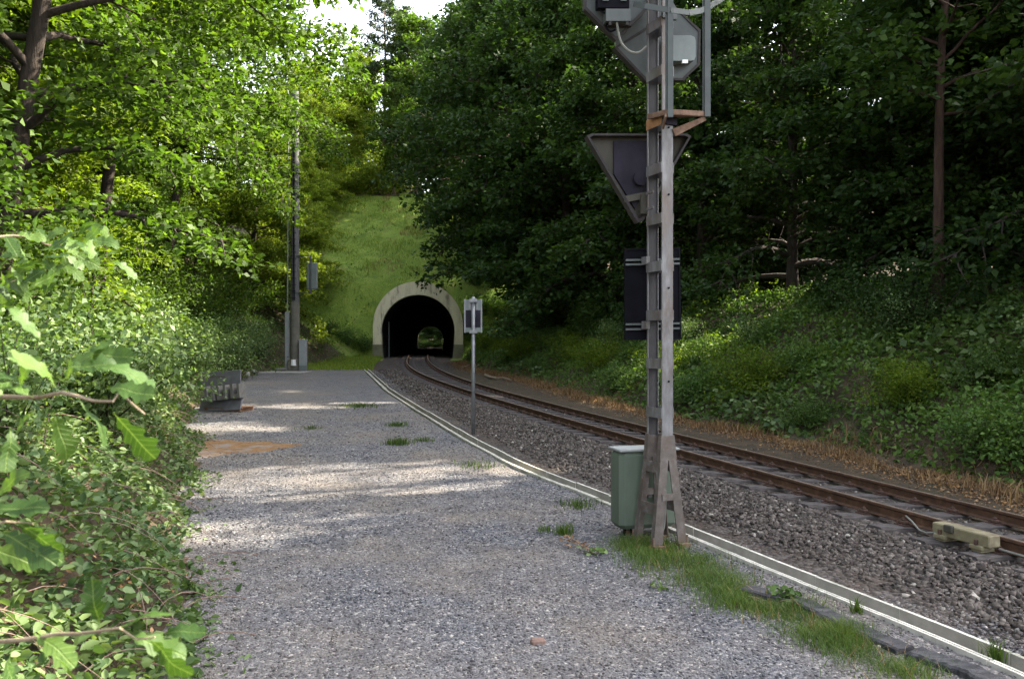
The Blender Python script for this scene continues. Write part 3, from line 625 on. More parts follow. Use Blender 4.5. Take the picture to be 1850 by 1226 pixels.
# black rectangular board
bb = plate([(1131, 451), (1227, 449), (1229, 611), (1132, 612)], .035, 'black_board', 'black_paint', Y=SY+.24)
rim([(1129, 449), (1229, 447), (1231, 613), (1130, 614)], [(1132, 452), (1226, 450), (1228, 610), (1133, 611)], .05, 'black_board_edge', 'black_paint', Y=SY+.23)
for y0, y1 in ((467, 470.5), (475, 478.5), (583, 586.5), (592, 595.5)):
    plate([(1131, y0+1), (1228, y0-1), (1228, y1-1), (1131, y1+1)], .02, 'clamp_rail', 'grey_paint', Y=SY+.20)
for y in (472, 590):
    m = MB(); m.box(sp(.16, -.085, 2.3-(y-620)/158.8), (.05, .1, .09), MS); m.build('clamp_block', 'galv', sig)
# light screens at the top
Z0 = -130
plate([(1058, Z0), (1058, 15), (1113, 70), (1160, 24), (1175, 5), (1175, Z0)], .03, 'main_screen', 'grey_paint', Y=SY+.14)
rim([(1056, Z0), (1056, 16), (1113, 73), (1163, 25), (1178, 6), (1178, Z0)], [(1060, Z0+4), (1060, 13), (1113, 67), (1158, 22), (1173, 4), (1173, Z0+4)], .09, 'screen_rim', 'brown_rim', Y=SY+.12)
plate([(1080, -60), (1137, -60), (1137, 14), (1080, 14)], .10, 'lamp_housing', 'black_paint', Y=SY-.02)
plate([(1090, -4), (1100, -4), (1100, 1), (1090, 1)], .02, 'lamp_latch', 'pale_grey_paint', Y=SY-.05); plate([(1122, -4), (1132, -4), (1132, 1), (1122, 1)], .02, 'lamp_latch', 'pale_grey_paint', Y=SY-.05)
jb = plate([(1095, 16), (1140, 16), (1140, 38), (1095, 38)], .12, 'terminal_box', 'grey_paint', Y=SY-.02)
m = MB(); m.beam(sq(1102, 36, SY), sq(1102, 46, SY), .03, .03).beam(sq(1133, 36, SY), sq(1133, 46, SY), .03, .03).beam(sq(1095, 42, SY+.1), sq(1140, 42, SY+.1), .08, .05, up=FN); m.build('box_foot', 'brown_rim', sig)
def curve(pix, Y, r, name='screen_cable', mat='cable'):
    P_ = np.array(pix, float); t_ = np.linspace(0, len(P_)-1, 20); i_ = np.arange(len(P_))
    q = np.stack([np.interp(t_, i_, P_[:, 0]), np.interp(t_, i_, P_[:, 1])], 1)
    for _ in range(3): q[1:-1] = (q[:-2]+2*q[1:-1]+q[2:])/4
    m = MB(); m.tube([sq(x, y, Y) for x, y in q], r, 6); m.build(name, mat, sig)
curve([(1114, 38), (1116, 55), (1122, 80), (1138, 95), (1155, 97), (1168, 84)], SY+.02, .014)
curve([(1096, 26), (1084, 20), (1076, 8), (1080, -8)], SY+.02, .008, mat='black_paint'); curve([(1098, 40), (1094, 50), (1102, 58), (1112, 54)], SY+.06, .012, mat='black_paint')
octo = [(1084, 30), (1113, 70), (1113, 84), (1168, 142), (1234, 142), (1262, 115), (1263, 56), (1226, 20), (1200, -20), (1140, -20)]
plate(octo, .03, 'distant_screen', 'grey_paint', Y=SY+.34)
rim([(1222, 14), (1266, 54), (1265, 117), (1235, 145), (1166, 145), (1110, 86)], [(1224, 19), (1262, 57), (1261, 114), (1233, 141), (1168, 141), (1116, 86)], .10, 'screen_rim', 'brown_rim', Y=SY+.33)
cs = plate([(1205, 64), (1248, 64), (1255, 67), (1257, 74), (1257, 103), (1254, 109), (1248, 110), (1205, 110)], .14, 'lamp_case', 'pale_grey_paint', Y=SY+.20)
plate([(1233, 108), (1243, 108), (1243, 114), (1233, 114)], .03, 'case_latch', 'white_plastic', Y=SY+.19)
# climbing cage and platform on the camera's side
CYF, CYB = SY-.34, SY+.30
m = MB(); m.beam(at(1211, 212, CYF), at(1211, -120, CYF), .032, .06, up=(1, 0, 0)).beam(at(1206, 212, CYF+.03), at(1206, -120, CYF+.03), .012, .05, up=(1, 0, 0)); m.build('cage_bar', 'grey_paint', sig)
m = MB(); m.beam(at(1278, 211, CYF+.25), at(1278, -120, CYF+.25), .035, .065, up=(1, 0, 0)).beam(at(1273, 211, CYF+.28), at(1273, -120, CYF+.28), .012, .05, up=(1, 0, 0)); m.build('cage_bar', 'grey_paint', sig)
def hoop(pix, name):
    for (x0, y0, Y0), (x1, y1, Y1) in zip(pix[:-1], pix[1:]):
        m = MB(); m.beam(at(x0, y0, Y0), at(x1, y1, Y1), .012, .06); m.build(name, 'grey_paint', sig)
hoop([(1145, 8, SY-.05), (1165, 11, SY-.2), (1212, 19, CYF-.02), (1245, 23, CYF+.08), (1265, 20, CYF+.2), (1279, 14, CYF+.28), (1308, -4, SY+.4)], 'cage_hoop')
m = MB(); m.box(sp(-.16, .02, 5.98), (.19, .03, .12), MS); m.build('cage_clamp', 'grey_paint', sig)
plt_ = [at(1170, 214, SY-.02), at(1207, 205, CYF), at(1277, 209, CYF+.27), at(1245, 207, SY+.12)]
m = MB(); n = 4; A = [p for p in plt_]; B = [p-UP*.012 for p in plt_]; m.add(A+B, [(3, 2, 1, 0), (4, 5, 6, 7)]+[(i, (i+1) % 4, 4+(i+1) % 4, 4+i) for i in range(4)]); m.build('platform', 'rusty_iron', sig)
for p, q in ((0, 1), (1, 2), (2, 3)):
    m = MB(); m.beam(plt_[p]+UP*.02, plt_[q]+UP*.02, .012, .055); m.build('platform_edge', 'rusty_iron', sig)
m = MB(); m.beam(at(1217, 240, SY-.12), at(1274, 214, CYF+.27), .02, .09, t2=.05).beam(at(1196, 237, SY-.10), at(1203, 208, CYF), .02, .05); m.build('platform_bracket', 'rusty_iron', sig)
m = MB(); m.box(sp(-.16, .03, 4.78), (.15, .05, .10), MS); m.build('platform_clamp', 'dark_board', sig)
for q in range(7):
    f_ = (q+.5)/7; a_ = plt_[0]*(1-f_)+plt_[3]*f_; b_ = plt_[1]*(1-f_)+plt_[2]*f_
    m = MB(); m.beam(a_+UP*.008, b_+UP*.008, .012, .012); m.build('grating_bar', 'rusty_iron', sig)

# relay box fixed beside the mast foot
bx = np.array([(1164-CX)/FPX*9.45, 9.45, float(base(9.45))]); kb = FPX/9.45
box = thing('junction_box', 'faded green metal junction box with pale lid beside the signal foot', 'junction box', tuple(bx))
zb, zt = CAMZ-(950-620)/kb, CAMZ-(812-620)/kb; wb = 112/kb
MBX = np.stack([np.array([.966, .26, 0]), np.array([-.26, .966, 0]), UP], 1)
MB().box((bx[0], bx[1]+.05, (zb+zt)/2), (wb, .34, zt-zb), MBX, bev=.05).build('body', 'box_green', box)
MB().box((bx[0], bx[1]+.05, zt+.012), (wb+.03, .37, .028), MBX, bev=.008).build('lid', 'lid_pale', box)
m = MB()
m.box((bx[0]+.04, bx[1]-.14, zb+.42), (.05, .03, .1), MBX).tube([(bx[0]+.0, bx[1]-.15, zb+.45), (bx[0]+.0, bx[1]-.19, zb+.45)], .018, 8); m.build('latch', 'galv', box)
for q in (-.2, .2): MB().box((bx[0]+q, bx[1]+.05+q*.25, zb/2), (.05, .05, zb+.16), MBX).build('foot', 'rusty_iron', box)
m = MB(); m.tube([(bx[0]-.24, bx[1]-.02, zb+.03), (bx[0]-.235, bx[1]-.03, .05), (bx[0]-.22, bx[1]-.03, -.08)], .018, 8); m.tube([(bx[0]-.16, bx[1]-.02, zb+.03), (bx[0]-.16, bx[1]-.03, -.08)], .012, 8); m.build('cable', 'black_paint', box)

# ------------------------------------------------------------------ signpost by the trough
p = ground_hit(855, 782); kk = FPX/p[1]; top = CAMZ-(536-620)/kk
sg = thing('signpost', 'thin galvanised post carrying a small board seen from behind', 'signpost', tuple(p))
m = MB(); m.tube([p-UP*.1, (p[0], p[1], top-.05)], .043, 12); m.build('post', 'galv_post', sg, smooth=True)
m = MB(); m.tube([(p[0], p[1], top-.06), (p[0], p[1], top-.03), (p[0], p[1], top)], [.055, .05, .02], 12); m.build('cap', 'galv_post', sg)
def spl(x0, y0, x1, y1, yo, th, name, mat):
    MB().box(((x0+x1-2*CX)/2/FPX*p[1], p[1]+yo, CAMZ-((y0+y1)/2-620)/kk), ((x1-x0)/kk, th, (y1-y0)/kk), bev=.004).build(name, mat, sg)
spl(839, 541, 870, 600, .09, .012, 'board', 'pale_grey_paint'); spl(840.5, 560, 868.5, 591, .07, .012, 'board_centre', 'dark_board')
spl(838, 540, 841, 601, .075, .03, 'board_edge', 'galv_post'); spl(868, 540, 871, 601, .075, .03, 'board_edge', 'galv_post')
spl(846, 541, 851, 559, .065, .012, 'stiffener', 'galv_post'); spl(860, 541, 863, 559, .065, .012, 'stiffener', 'galv_post')
for y in (543, 599): spl(848, y-3, 862, y+3, -.0, .13, 'clamp', 'galv_post')

# ------------------------------------------------------------------ radio mast and what stands at its foot
p = ground_hit(533, 668); rm = p.copy(); kr = FPX/p[1]
rad = thing('radio_mast', 'tall slim concrete radio mast with climbing rungs and a panel antenna', 'radio mast', tuple(p))
zof = lambda y: CAMZ-(y-620)/kr
xof = lambda x: (x-CX)/FPX*p[1]
m = MB(); m.tube([(p[0], p[1], 0.3), (p[0], p[1], zof(546))], [.26, .26], 16); m.build('pole_base', 'mast_lower', rad, smooth=False)
m = MB(); m.tube([(p[0], p[1], zof(546)), (p[0]+.0, p[1], zof(250)), (p[0], p[1], zof(165))], [.245, .22, .20], 16); m.build('pole', 'mast_concrete', rad, smooth=False)
for q in range(29):
    z = zof(538)+q*.37; m = MB(); x = p[0]-.02
    m.tube([(x-.14, p[1]-.2, z), (x-.12, p[1]-.33, z), (x+.12, p[1]-.33, z), (x+.14, p[1]-.2, z)], .014, 5); m.build('rung', 'dark_board', rad)
for dx in (-.035, .05):
    m = MB(); m.tube([(p[0]+dx, p[1]-.29, zof(543)), (p[0]+dx*.6, p[1]-.28, zof(490)), (p[0]+dx*.3, p[1]-.26, zof(300)), (p[0]+dx*.3, p[1]-.24, zof(180))], .02, 5); m.build('cable_run', 'black_paint', rad)
for y in (463, 530): m = MB(); m.tube([(p[0], p[1], zof(y)-.05), (p[0], p[1], zof(y)+.05)], .28, 16); m.build('collar', 'grey_paint', rad)
ant = MB().box((xof(565), p[1]-.1, zof(499)), (.62, .22, 48/kr), bev=.05).build('antenna', 'pale_grey_paint', rad)
m = MB(); m.tube([(xof(563), p[1]-.25, zof(462)), (xof(563), p[1]-.25, zof(530))], .055, 8); m.build('antenna_pole', 'grey_paint', rad)
for y in (463, 530): m = MB(); m.beam((p[0]+.2, p[1]-.15, zof(y)), (xof(563), p[1]-.22, zof(y)), .05, .05); m.build('antenna_arm', 'grey_paint', rad)
MB().box((p[0]-.02, p[1], p[2]+.28), (.66, .66, .62), bev=.03).build('foundation', 'mast_lower', rad)
m = MB(); m.tube([(xof(533), p[1]-.27, zof(660)), (xof(533), p[1]-.27, zof(649))], [.17, .145], 14); m.build('foot_collar', 'white_plastic', rad)
q = np.array([xof(518.5), p[1]+.1, float(base(p[1]))])
cd = thing('cable_duct', 'narrow upright pale grey cable duct beside the radio mast', 'cable duct', tuple(q))
MB().box((q[0], q[1], (q[2]+zof(563))/2), (.26, .2, zof(563)-q[2]), bev=.02).build('cover', 'cabinet_grey', cd)
m = MB(); m.tube([(q[0], q[1], zof(565)), (q[0]+.02, q[1], zof(400)), (q[0]+.03, q[1], zof(160))], .035, 6); m.build('riser', 'cabinet_grey', cd)
MB().box((q[0]-.25, q[1]-.15, q[2]+.06), (.75, .35, .1), bev=.02).build('foot', 'slab_concrete', cd)
q = np.array([xof(550.5), p[1]-.35, float(base(p[1]-.35))])
cb = thing('cable_cabinet', 'short slim grey cable cabinet at the foot of the radio mast', 'cabinet', tuple(q))
MB().box((q[0], q[1], q[2]+.98), (.40, .32, 1.42), bev=.02).build('body', 'cabinet_grey', cb); MB().box((q[0], q[1], q[2]+1.72), (.44, .36, .06), bev=.015).build('lid', 'cabinet_grey', cb)
MB().box((q[0], q[1], q[2]+.12), (.41, .33, .30), bev=.02).build('socle', 'pale_grey_paint', cb)
q = ground_hit(515, 674); MB().box((q[0], q[1], q[2]+.03), (2.4, 1.6, .10), bev=.02).build('concrete_slab', 'slab_concrete'); o = bpy.data.objects['concrete_slab']; tag(o, 'low pale concrete slab under the foot of the radio mast', 'slab')
# broken concrete beside the slab
for j, (px, py_, s_) in enumerate(((452, 655, .28), (460, 662, .22), (447, 665, .18), (466, 653, .2))):
    q = ground_hit(px, py_+14); v, f = stones(np.array([q+UP*s_*.5+UP*(.35 if j in (0, 3) else 0)]), s_, rng, (.8, .7), True, .2)
    o = link('concrete_rubble', mesh_np('concrete_rubble', v-q, f, 'slab_concrete'), None, q)
    tag(o, 'pale broken concrete lump heaped by the slab', 'rubble', 'broken concrete heaped by the slab')

# ------------------------------------------------------------------ boards and blocks stacked on a pallet at the path's left edge
p = ground_hit(402, 744); kp = FPX/p[1]; ta = np.array([.93, -.2, 0.0]); ta /= np.linalg.norm(ta); tn = np.array([.2, .93, 0]); tn /= np.linalg.norm(tn)
roll = math.radians(5); EX = ta*math.cos(roll)+UP*math.sin(roll); EZ = UP*math.cos(roll)-ta*math.sin(roll)
def pp(x, y, Y): return at(x, y, Y)
pal = thing('pallet', 'weathered brown wooden pallet under the stacked boards', 'pallet', tuple(p))
MP = np.stack([ta, tn, UP], 1); w = 76/kp
for q in (-.42, 0, .42): MB().box(p+ta*q*w+tn*.35+UP*.06, (.1, .75, .09), MP).build('bearer', 'pallet_wood', pal)
for q in range(5): MB().box(p+tn*(.05+q*.15)+UP*.12, (w, .11, .022), MP).build('slat', 'pallet_wood', pal)
MB().box(p+tn*.02+UP*.022, (w, .1, .022), MP).build('slat', 'pallet_wood', pal)
def slab(name, x0, y0, x1, y1, yo, th, lean, label, cat, mat='slate_board', rollr=4):
    r_ = math.radians(rollr); ex = ta*math.cos(r_)+UP*math.sin(r_); up_ = UP*math.cos(lean)+tn*math.sin(lean); ez = np.cross(ex, up_); up_ = np.cross(ez, ex); ez = -ez
    c = at((x0+x1)/2, (y0+y1)/2, p[1]+yo); o = thing(name, label, cat, tuple(c-UP*(y1-y0)/2/kp)) if False else None
    M = np.stack([ex, -np.cross(ex, up_), up_], 1); b_ = MB().box((0, 0, 0), ((x1-x0)/kp, th, (y1-y0)/kp), M, bev=.012)
    o = b_.build(name, mat, None); o.location = c; return tag(o, label, cat)
slab('lower_board', 358, 712, 442, 744, .12, .06, .5, 'dark grey slab leaning on the pallet below the three blocks', 'slab')
slab('upper_board', 357, 670, 440, 698, .55, .05, .15, 'grey slab standing upright behind the three concrete blocks', 'slab')
MB().box(at(392, 706, p[1]+.62), (w*.5, .12, .9), MP).build('prop_block', 'grey_timber'); tag(bpy.data.objects['prop_block'], 'grey timber block propping the upright slab from behind', 'timber')
for j, (x, y) in enumerate(((379, 711), (401, 709), (426, 706))):
    c = at(x-1, y, p[1]-.16); wu = 18/kp; hu = 26/kp; tw = wu*.27
    U = [(-wu/2, 0), (wu/2, 0), (wu/2, hu), (wu/2-tw, hu), (wu/2-tw, hu*.3), (-wu/2+tw, hu*.3), (-wu/2+tw, hu), (-wu/2, hu)]
    m = MB(); m.prism(U, (0, 0, -hu/2), EX, EZ, tn, .34)
    o = m.build('channel_block', 'grey_concrete', None); o.location = c
    tag(o, 'u-shaped concrete channel block set on the leaning slab', 'concrete block', 'channel blocks on the leaning slab')

# ------------------------------------------------------------------ small things on the path
def timber(pix, name, label, wd=.17, ht=.055):
    P_ = [ground_hit(x, y) for x, y in pix]; P_ = np.array(P_); d = np.linspace(0, 1, 26)*(len(P_)-1); i_ = np.arange(len(P_))
    c = np.stack([np.interp(d, i_, P_[:, j]) for j in range(3)], 1); T = unit(np.gradient(c, axis=0)); Nn = np.stack([T[:, 1], -T[:, 0], T[:, 2]*0], 1)
    g = np.random.default_rng(len(label)); vs = []; fs = []
    for i in range(26):
        w1, w2 = wd/2*(1+g.normal(0, .10)), wd/2*(1+g.normal(0, .10)); h = ht*(1+g.normal(0, .08)); dip = g.uniform(0, .012)
        for o_, z in ((-w1, -.05), (-w1, h*.8), (-w1*.8, h), (0, h-dip), (w2*.8, h), (w2, h*.75), (w2, -.05)): vs.append(c[i]+Nn[i]*o_+UP*z)
    for i in range(25):
        for j in range(6): fs.append((i*7+j, i*7+j+1, i*7+8+j, i*7+7+j))
    fs += [tuple(range(6, -1, -1)), tuple(25*7+j for j in range(7))]
    m = MB(); m.add([np.array(q)-c[0] for q in vs], fs); o = m.build(name, 'black_timber'); o.location = c[0]; return tag(o, label, 'timber')
timber([(1345, 1068), (1452, 1096), (1560, 1150), (1636, 1183)], 'old_timber', 'long black weathered timber lying in the grass beside the trough')
timber([(1648, 1186), (1740, 1216), (1850, 1262)], 'old_timber', 'shorter black timber continuing the long one towards the trough', .18, .06)
q = ground_hit(972, 1163); MB().box((0, 0, .018), (.115, .07, .05), np.array([[.96, -.26, 0], [.26, .96, 0], [0, 0, 1]]), bev=.012).build('brick_fragment', 'brick_red'); o = bpy.data.objects['brick_fragment']; o.location = q; tag(o, 'reddish brown brick fragment lying on the grey gravel', 'brick')
def stick(pix, r, name, label, off=.04):
    P_ = np.array([ground_hit(x, y, plane=False)+UP*(r+off) for x, y in pix]); c = P_[0].copy(); m = MB(); m.tube(P_-c, np.linspace(r, r*.55, len(P_)), 7); o = m.build(name, 'dead_wood'); o.location = c; tag(o, label, 'branch')
stick([(834, 667), (850, 662), (862, 659), (874, 655)], .06, 'fallen_branch', 'straight dead branch lying on the slope foot near the tunnel')
stick([(857, 667), (868, 660), (880, 654)], .05, 'fallen_branch', 'thin dead branch crossing the straight one near the tunnel')
stick([(876, 681), (886, 685), (898, 687), (908, 686), (922, 690)], .065, 'fallen_branch', 'wavy bleached branch lying beside the far rail')

# ------------------------------------------------------------------ trees
def wobble(p0, d0, L, n, rng, bend, amt):
    pts = [np.array(p0, float)]; d = np.array(d0, float); d /= np.linalg.norm(d)
    for i in range(n): d = d+np.array(bend)/n+rng.normal(0, amt, 3); d /= np.linalg.norm(d); pts.append(pts[-1]+d*L/n)
    return np.array(pts)
def tree_geo(seed, H, tr, cb, cr, nb, nl, ls, lean=(0, 0), el=(10, 55), prof='round', spread=.42, flat=.16, subs=7, up=1.1, six=False, sub_len=.42, nside=5, droop=.75, total=62000):
    """trunk with limbs (verts, faces) and leaf blades (n, k, 3)"""
    g = np.random.default_rng(seed); tv, tf = [], []; cnt = 0; LP, LD = [], []
    def put(P_, r_, n_):
        nonlocal cnt; v, f = tube_np(P_, r_, n_); tv.append(v); tf.append(np.array(f)+cnt); cnt += len(v)
    n = 12; z = np.linspace(0, 1, n+1); trunk = np.stack([lean[0]*H*z**1.3+.012*H*np.cumsum(g.normal(0, .35, n+1))*z, lean[1]*H*z**1.3+.012*H*np.cumsum(g.normal(0, .35, n+1))*z, H*z], 1)
    trunk[0] = (0, 0, -.6); rad = tr*(1-z*.93)**.8+.01; rad[0] *= 1.5; put(trunk, rad, 9)
    for i in range(nb):
        t = cb+(0.97-cb)*((i+g.random())/nb); q = (t-cb)/(1-cb)
        pr = {'round': math.sin(math.pi*min(1, .22+.78*q))**.7, 'cone': (1-q)**.8+.08, 'low': (1-.75*q)}[prof]
        L = cr*pr*g.uniform(.65, 1.1); az = i*2.39996+g.normal(0, .35); e = math.radians(el[0]+(el[1]-el[0])*q+g.normal(0, 7))
        p0 = np.array([np.interp(t, z, trunk[:, k]) for k in range(3)]); d0 = (math.cos(az)*math.cos(e), math.sin(az)*math.cos(e), math.sin(e))
        r0 = min(float(np.interp(t, z, rad))*.55, .018+.02*L); B = wobble(p0, d0, L, 7, g, (0, 0, -droop*g.uniform(.5, 1.2)), .12); put(B, np.linspace(r0, .008, 8), nside)
        for j in range(subs):
            f_ = .22+.78*(j+g.random())/subs; k_ = f_*7; i0 = min(6, int(k_)); b0 = B[i0]+(B[i0+1]-B[i0])*(k_-i0); bd = B[i0+1]-B[i0]; bd /= np.linalg.norm(bd)
            sd = np.cross(bd, (0, 0, 1)); sd /= np.linalg.norm(sd)+1e-6; sgn = 1 if j % 2 else -1
            d1 = bd*g.uniform(.5, 1)+sd*sgn*g.uniform(.5, 1.1)+np.array([0, 0, g.normal(.05, .18)]); l1 = max(.5, L*sub_len*(1.15-f_*.6)*g.uniform(.7, 1.2))
            S_ = wobble(b0, d1, l1, 4, g, (0, 0, -.45), .14); put(S_, np.linspace(max(.006, r0*.35), .004, 5), 3)
            m_ = max(6, int(nl*l1/(cr*.4)*g.uniform(.5, 1.3))); u = g.random(m_)**.7*4; a0 = np.minimum(3, u.astype(int)); pt = S_[a0]+(S_[a0+1]-S_[a0])*(u-a0)[:, None]
            off = g.normal(0, 1, (m_, 3))*np.array([spread, spread, flat])*min(1.3, .55+l1*.25)
            LP.append(pt+off); LD.append(unit(off*np.array([1, 1, .3])+1e-4)+unit(d1)*.4)
    P_ = np.concatenate(LP); D = np.concatenate(LD); pick = g.integers(0, len(P_), total); P_ = P_[pick]+g.normal(0, .07, (total, 3)); D = D[pick]; L_ = ls*g.uniform(.65, 1.25, len(P_))
    return np.concatenate(tv), np.concatenate(tf), leaves(P_, L_, L_*.62, g, up, .1, six, D, .25)
GEO = {
 'beech_a': tree_geo(1, 15, .20, .07, 5.6, 58, 60, .25, el=(18, 62), prof='low', subs=9, total=38000),
 'beech_b': tree_geo(2, 17, .24, .06, 6.0, 64, 60, .255, el=(16, 62), prof='low', subs=9, total=42000),
 'beech_c': tree_geo(3, 16, .2, .2, 6.2, 58, 60, .26, el=(12, 60), prof='round', subs=9, total=40000),
 'left_a': tree_geo(4, 13, .19, .16, 4.8, 40, 60, .155, spread=.3, flat=.11, lean=(.22, -.02), el=(18, 58), prof='round', subs=8, total=42000),
 'left_b': tree_geo(5, 14, .20, .08, 5.2, 58, 60, .17, spread=.3, flat=.11, lean=(.06, .02), el=(15, 55), prof='low', subs=9, total=58000),
 'over': tree_geo(6, 16, .22, .48, 7.6, 40, 60, .20, spread=.34, flat=.12, lean=(.10, 0), el=(8, 50), prof='round', subs=9, total=46000, droop=.4),
 'slim': tree_geo(7, 12, .12, .36, 2.8, 28, 60, .20, el=(20, 60), prof='round', flat=.3, total=15000),
 'far': tree_geo(8, 14, .16, .20, 4.2, 34, 60, .27, el=(18, 60), prof='round', flat=.3, subs=7, total=20000),
 'pine': tree_geo(9, 26, .24, .52, 3.6, 26, 60, .24, lean=(.02, 0), el=(-5, 45), prof='round', spread=.30, flat=.2, subs=6, up=.4, total=15000, droop=.2),
}
MESH = {}
BARK = {'beech_a': 'bark', 'beech_b': 'bark', 'beech_c': 'bark_red', 'left_a': 'bark', 'left_b': 'bark', 'over': 'bark', 'slim': 'bark_red', 'far': 'bark_pine', 'pine': 'bark_pine'}
# sunward corridors cut from the crowns to place sun patches: (target point, half width across, half length)
HOLES = []
for (px, py_, ra, rb) in ((650, 862, 2.9, 1.5), (840, 848, 1.9, 1.1), (490, 886, 1.7, .85), (560, 735, 1.4, .5), (980, 845, .9, .45), (660, 728, 1.2, .45), (880, 715, 1.0, .7), (150, 780, .8, .7), (250, 600, .9, 1.0), (560, 610, 1.4, 2.2)):
    on_path = 380 < px < 1100 and py_ > 650
    HOLES.append((ground_hit(px, py_, 0 if on_path else .7, on_path), ra, rb))
HOLES += [(np.array([7.2, 28.0, 2.9]), 2.0, 3.0), (at(585, 330, 57), 2.6, 3.2), (at(560, 480, 52), 2.2, 2.2), (at(620, 300, 90), 3, 4), (at(690, 300, 93), 2, 3)]
def in_holes(Pw):
    k = np.zeros(len(Pw), bool)
    for c, ra, rb in HOLES:
        d = Pw-c; t = d[:, 2]/TOSUN[2]; q = d-t[:, None]*TOSUN; k |= ((q[:, 0]/ra)**2+(q[:, 1]/rb)**2 < 1) & (t > .9)
    return k
def crown_mesh(key, mat):
    if ('c', key) not in MESH: MESH['c', key] = leaf_mesh('crown', GEO[key][2], mat)
    return MESH['c', key]
def own_mat(o, mat): o.material_slots[0].link = 'OBJECT'; o.material_slots[0].material = MATS[mat]
def tree(name, key, X, Y, rz, sc, mat, label, cat='tree', group=None, sink=0.0, carve=True, zs=1.0):
    z = float(gz(X, Y))-sink; o = thing(name, label, cat, (X, Y, z), group, rz); o.scale = (sc, sc, sc*zs)
    if ('t', key) not in MESH: MESH['t', key] = mesh_np('trunk', GEO[key][0], GEO[key][1], BARK[key], True)
    link('trunk', MESH['t', key], o); Q = GEO[key][2]; me = None
    if carve and X > -6:
        c_, s_ = math.cos(rz), math.sin(rz); P_ = Q[:, 0]*np.array([sc, sc, sc*zs]); W_ = np.stack([P_[:, 0]*c_-P_[:, 1]*s_+X, P_[:, 0]*s_+P_[:, 1]*c_+Y, P_[:, 2]+z], 1)
        h = in_holes(W_)
        if h.sum() > 40: me = leaf_mesh('crown', Q[~h], mat)
    own_mat(link('crown', me or crown_mesh(key, mat), o), mat); return o
RL = 'dark leafy tree in the dense wood on the bank beyond the rails'; RG = 'trees on the bank beyond the rails'
for (X, Y, k, rz, s_) in ((14.4, 13.5, 'beech_a', .3, .95), (14.6, 18.3, 'beech_b', 1.9, .85), (13.0, 22.6, 'beech_b', 5.0, .7), (12.6, 24, 'beech_a', 4.1, .9), (10.2, 29, 'beech_b', 2.6, .85), (8.2, 34.5, 'beech_a', .9, 1.1),
                          (6.0, 40, 'beech_b', 5.2, 1.15), (3.2, 47, 'beech_a', 3.3, 1.35), (1.2, 54, 'beech_c', 1.2, 1.4), (.9, 61, 'beech_c', 2.2, 1.6), (-1.0, 71, 'beech_c', .2, 1.6), (-3.2, 80, 'beech_c', 3.2, 1.45), (-4.4, 92, 'beech_c', 5.0, 1.3), (-8.5, 101, 'beech_c', 1.0, 1.2), (.8, 84, 'beech_b', 1.0, 1.2),
                          (20, 22, 'beech_b', .7, 1.0), (18, 29, 'beech_a', 2.9, 1.05), (15.5, 36, 'beech_b', 4.4, 1.0), (12.5, 44, 'beech_a', 5.5, 1.1), (10, 53, 'beech_b', 3.0, 1.15), (9, 64, 'beech_a', .5, 1.25),
                          (21, 14, 'beech_a', 3.8, 1.0), (4, 79, 'beech_b', 4.0, 1.1), (22, 38, 'beech_a', 1.0, 1.1), (26, 28, 'beech_b', 2.0, 1.1), (19, 50, 'beech_b', 5.9, 1.1)):
    if Y > 58: lb, gp = 'dark leafy tree crowding the slope beside the tunnel portal', 'trees beside the tunnel portal'
    elif X-float(xr(Y)) > 10: lb, gp = 'dark leafy tree deep in the wood behind the front trees beyond the rails', 'trees deep in the wood'
    elif Y > 38: lb, gp = 'dark leafy tree overhanging the rails between the thin signpost and the tunnel portal', 'trees overhanging the rails'
    else: lb, gp = 'dark leafy tree in the front row on the bank behind the lattice signal mast', 'front trees on the bank'
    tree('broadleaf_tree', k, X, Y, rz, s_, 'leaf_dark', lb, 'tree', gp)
tree('broadleaf_tree', 'slim', 10.7, 20.0, .4, 1.1, 'leaf_dark', 'slender tree with bare reddish lower trunk on the bank beyond the rails', 'tree')
LL = 'green leafy tree in the front row on the bank between the brambles and radio mast'; LG = 'trees on the bank beside the gravel path'
tree('broadleaf_tree', 'left_a', -9.0, 13.8, -.1, 1.0, 'leaf_tree', 'leaning reddish brown trunk with sunlit leaves above the brambles beside the gravel path', 'tree')
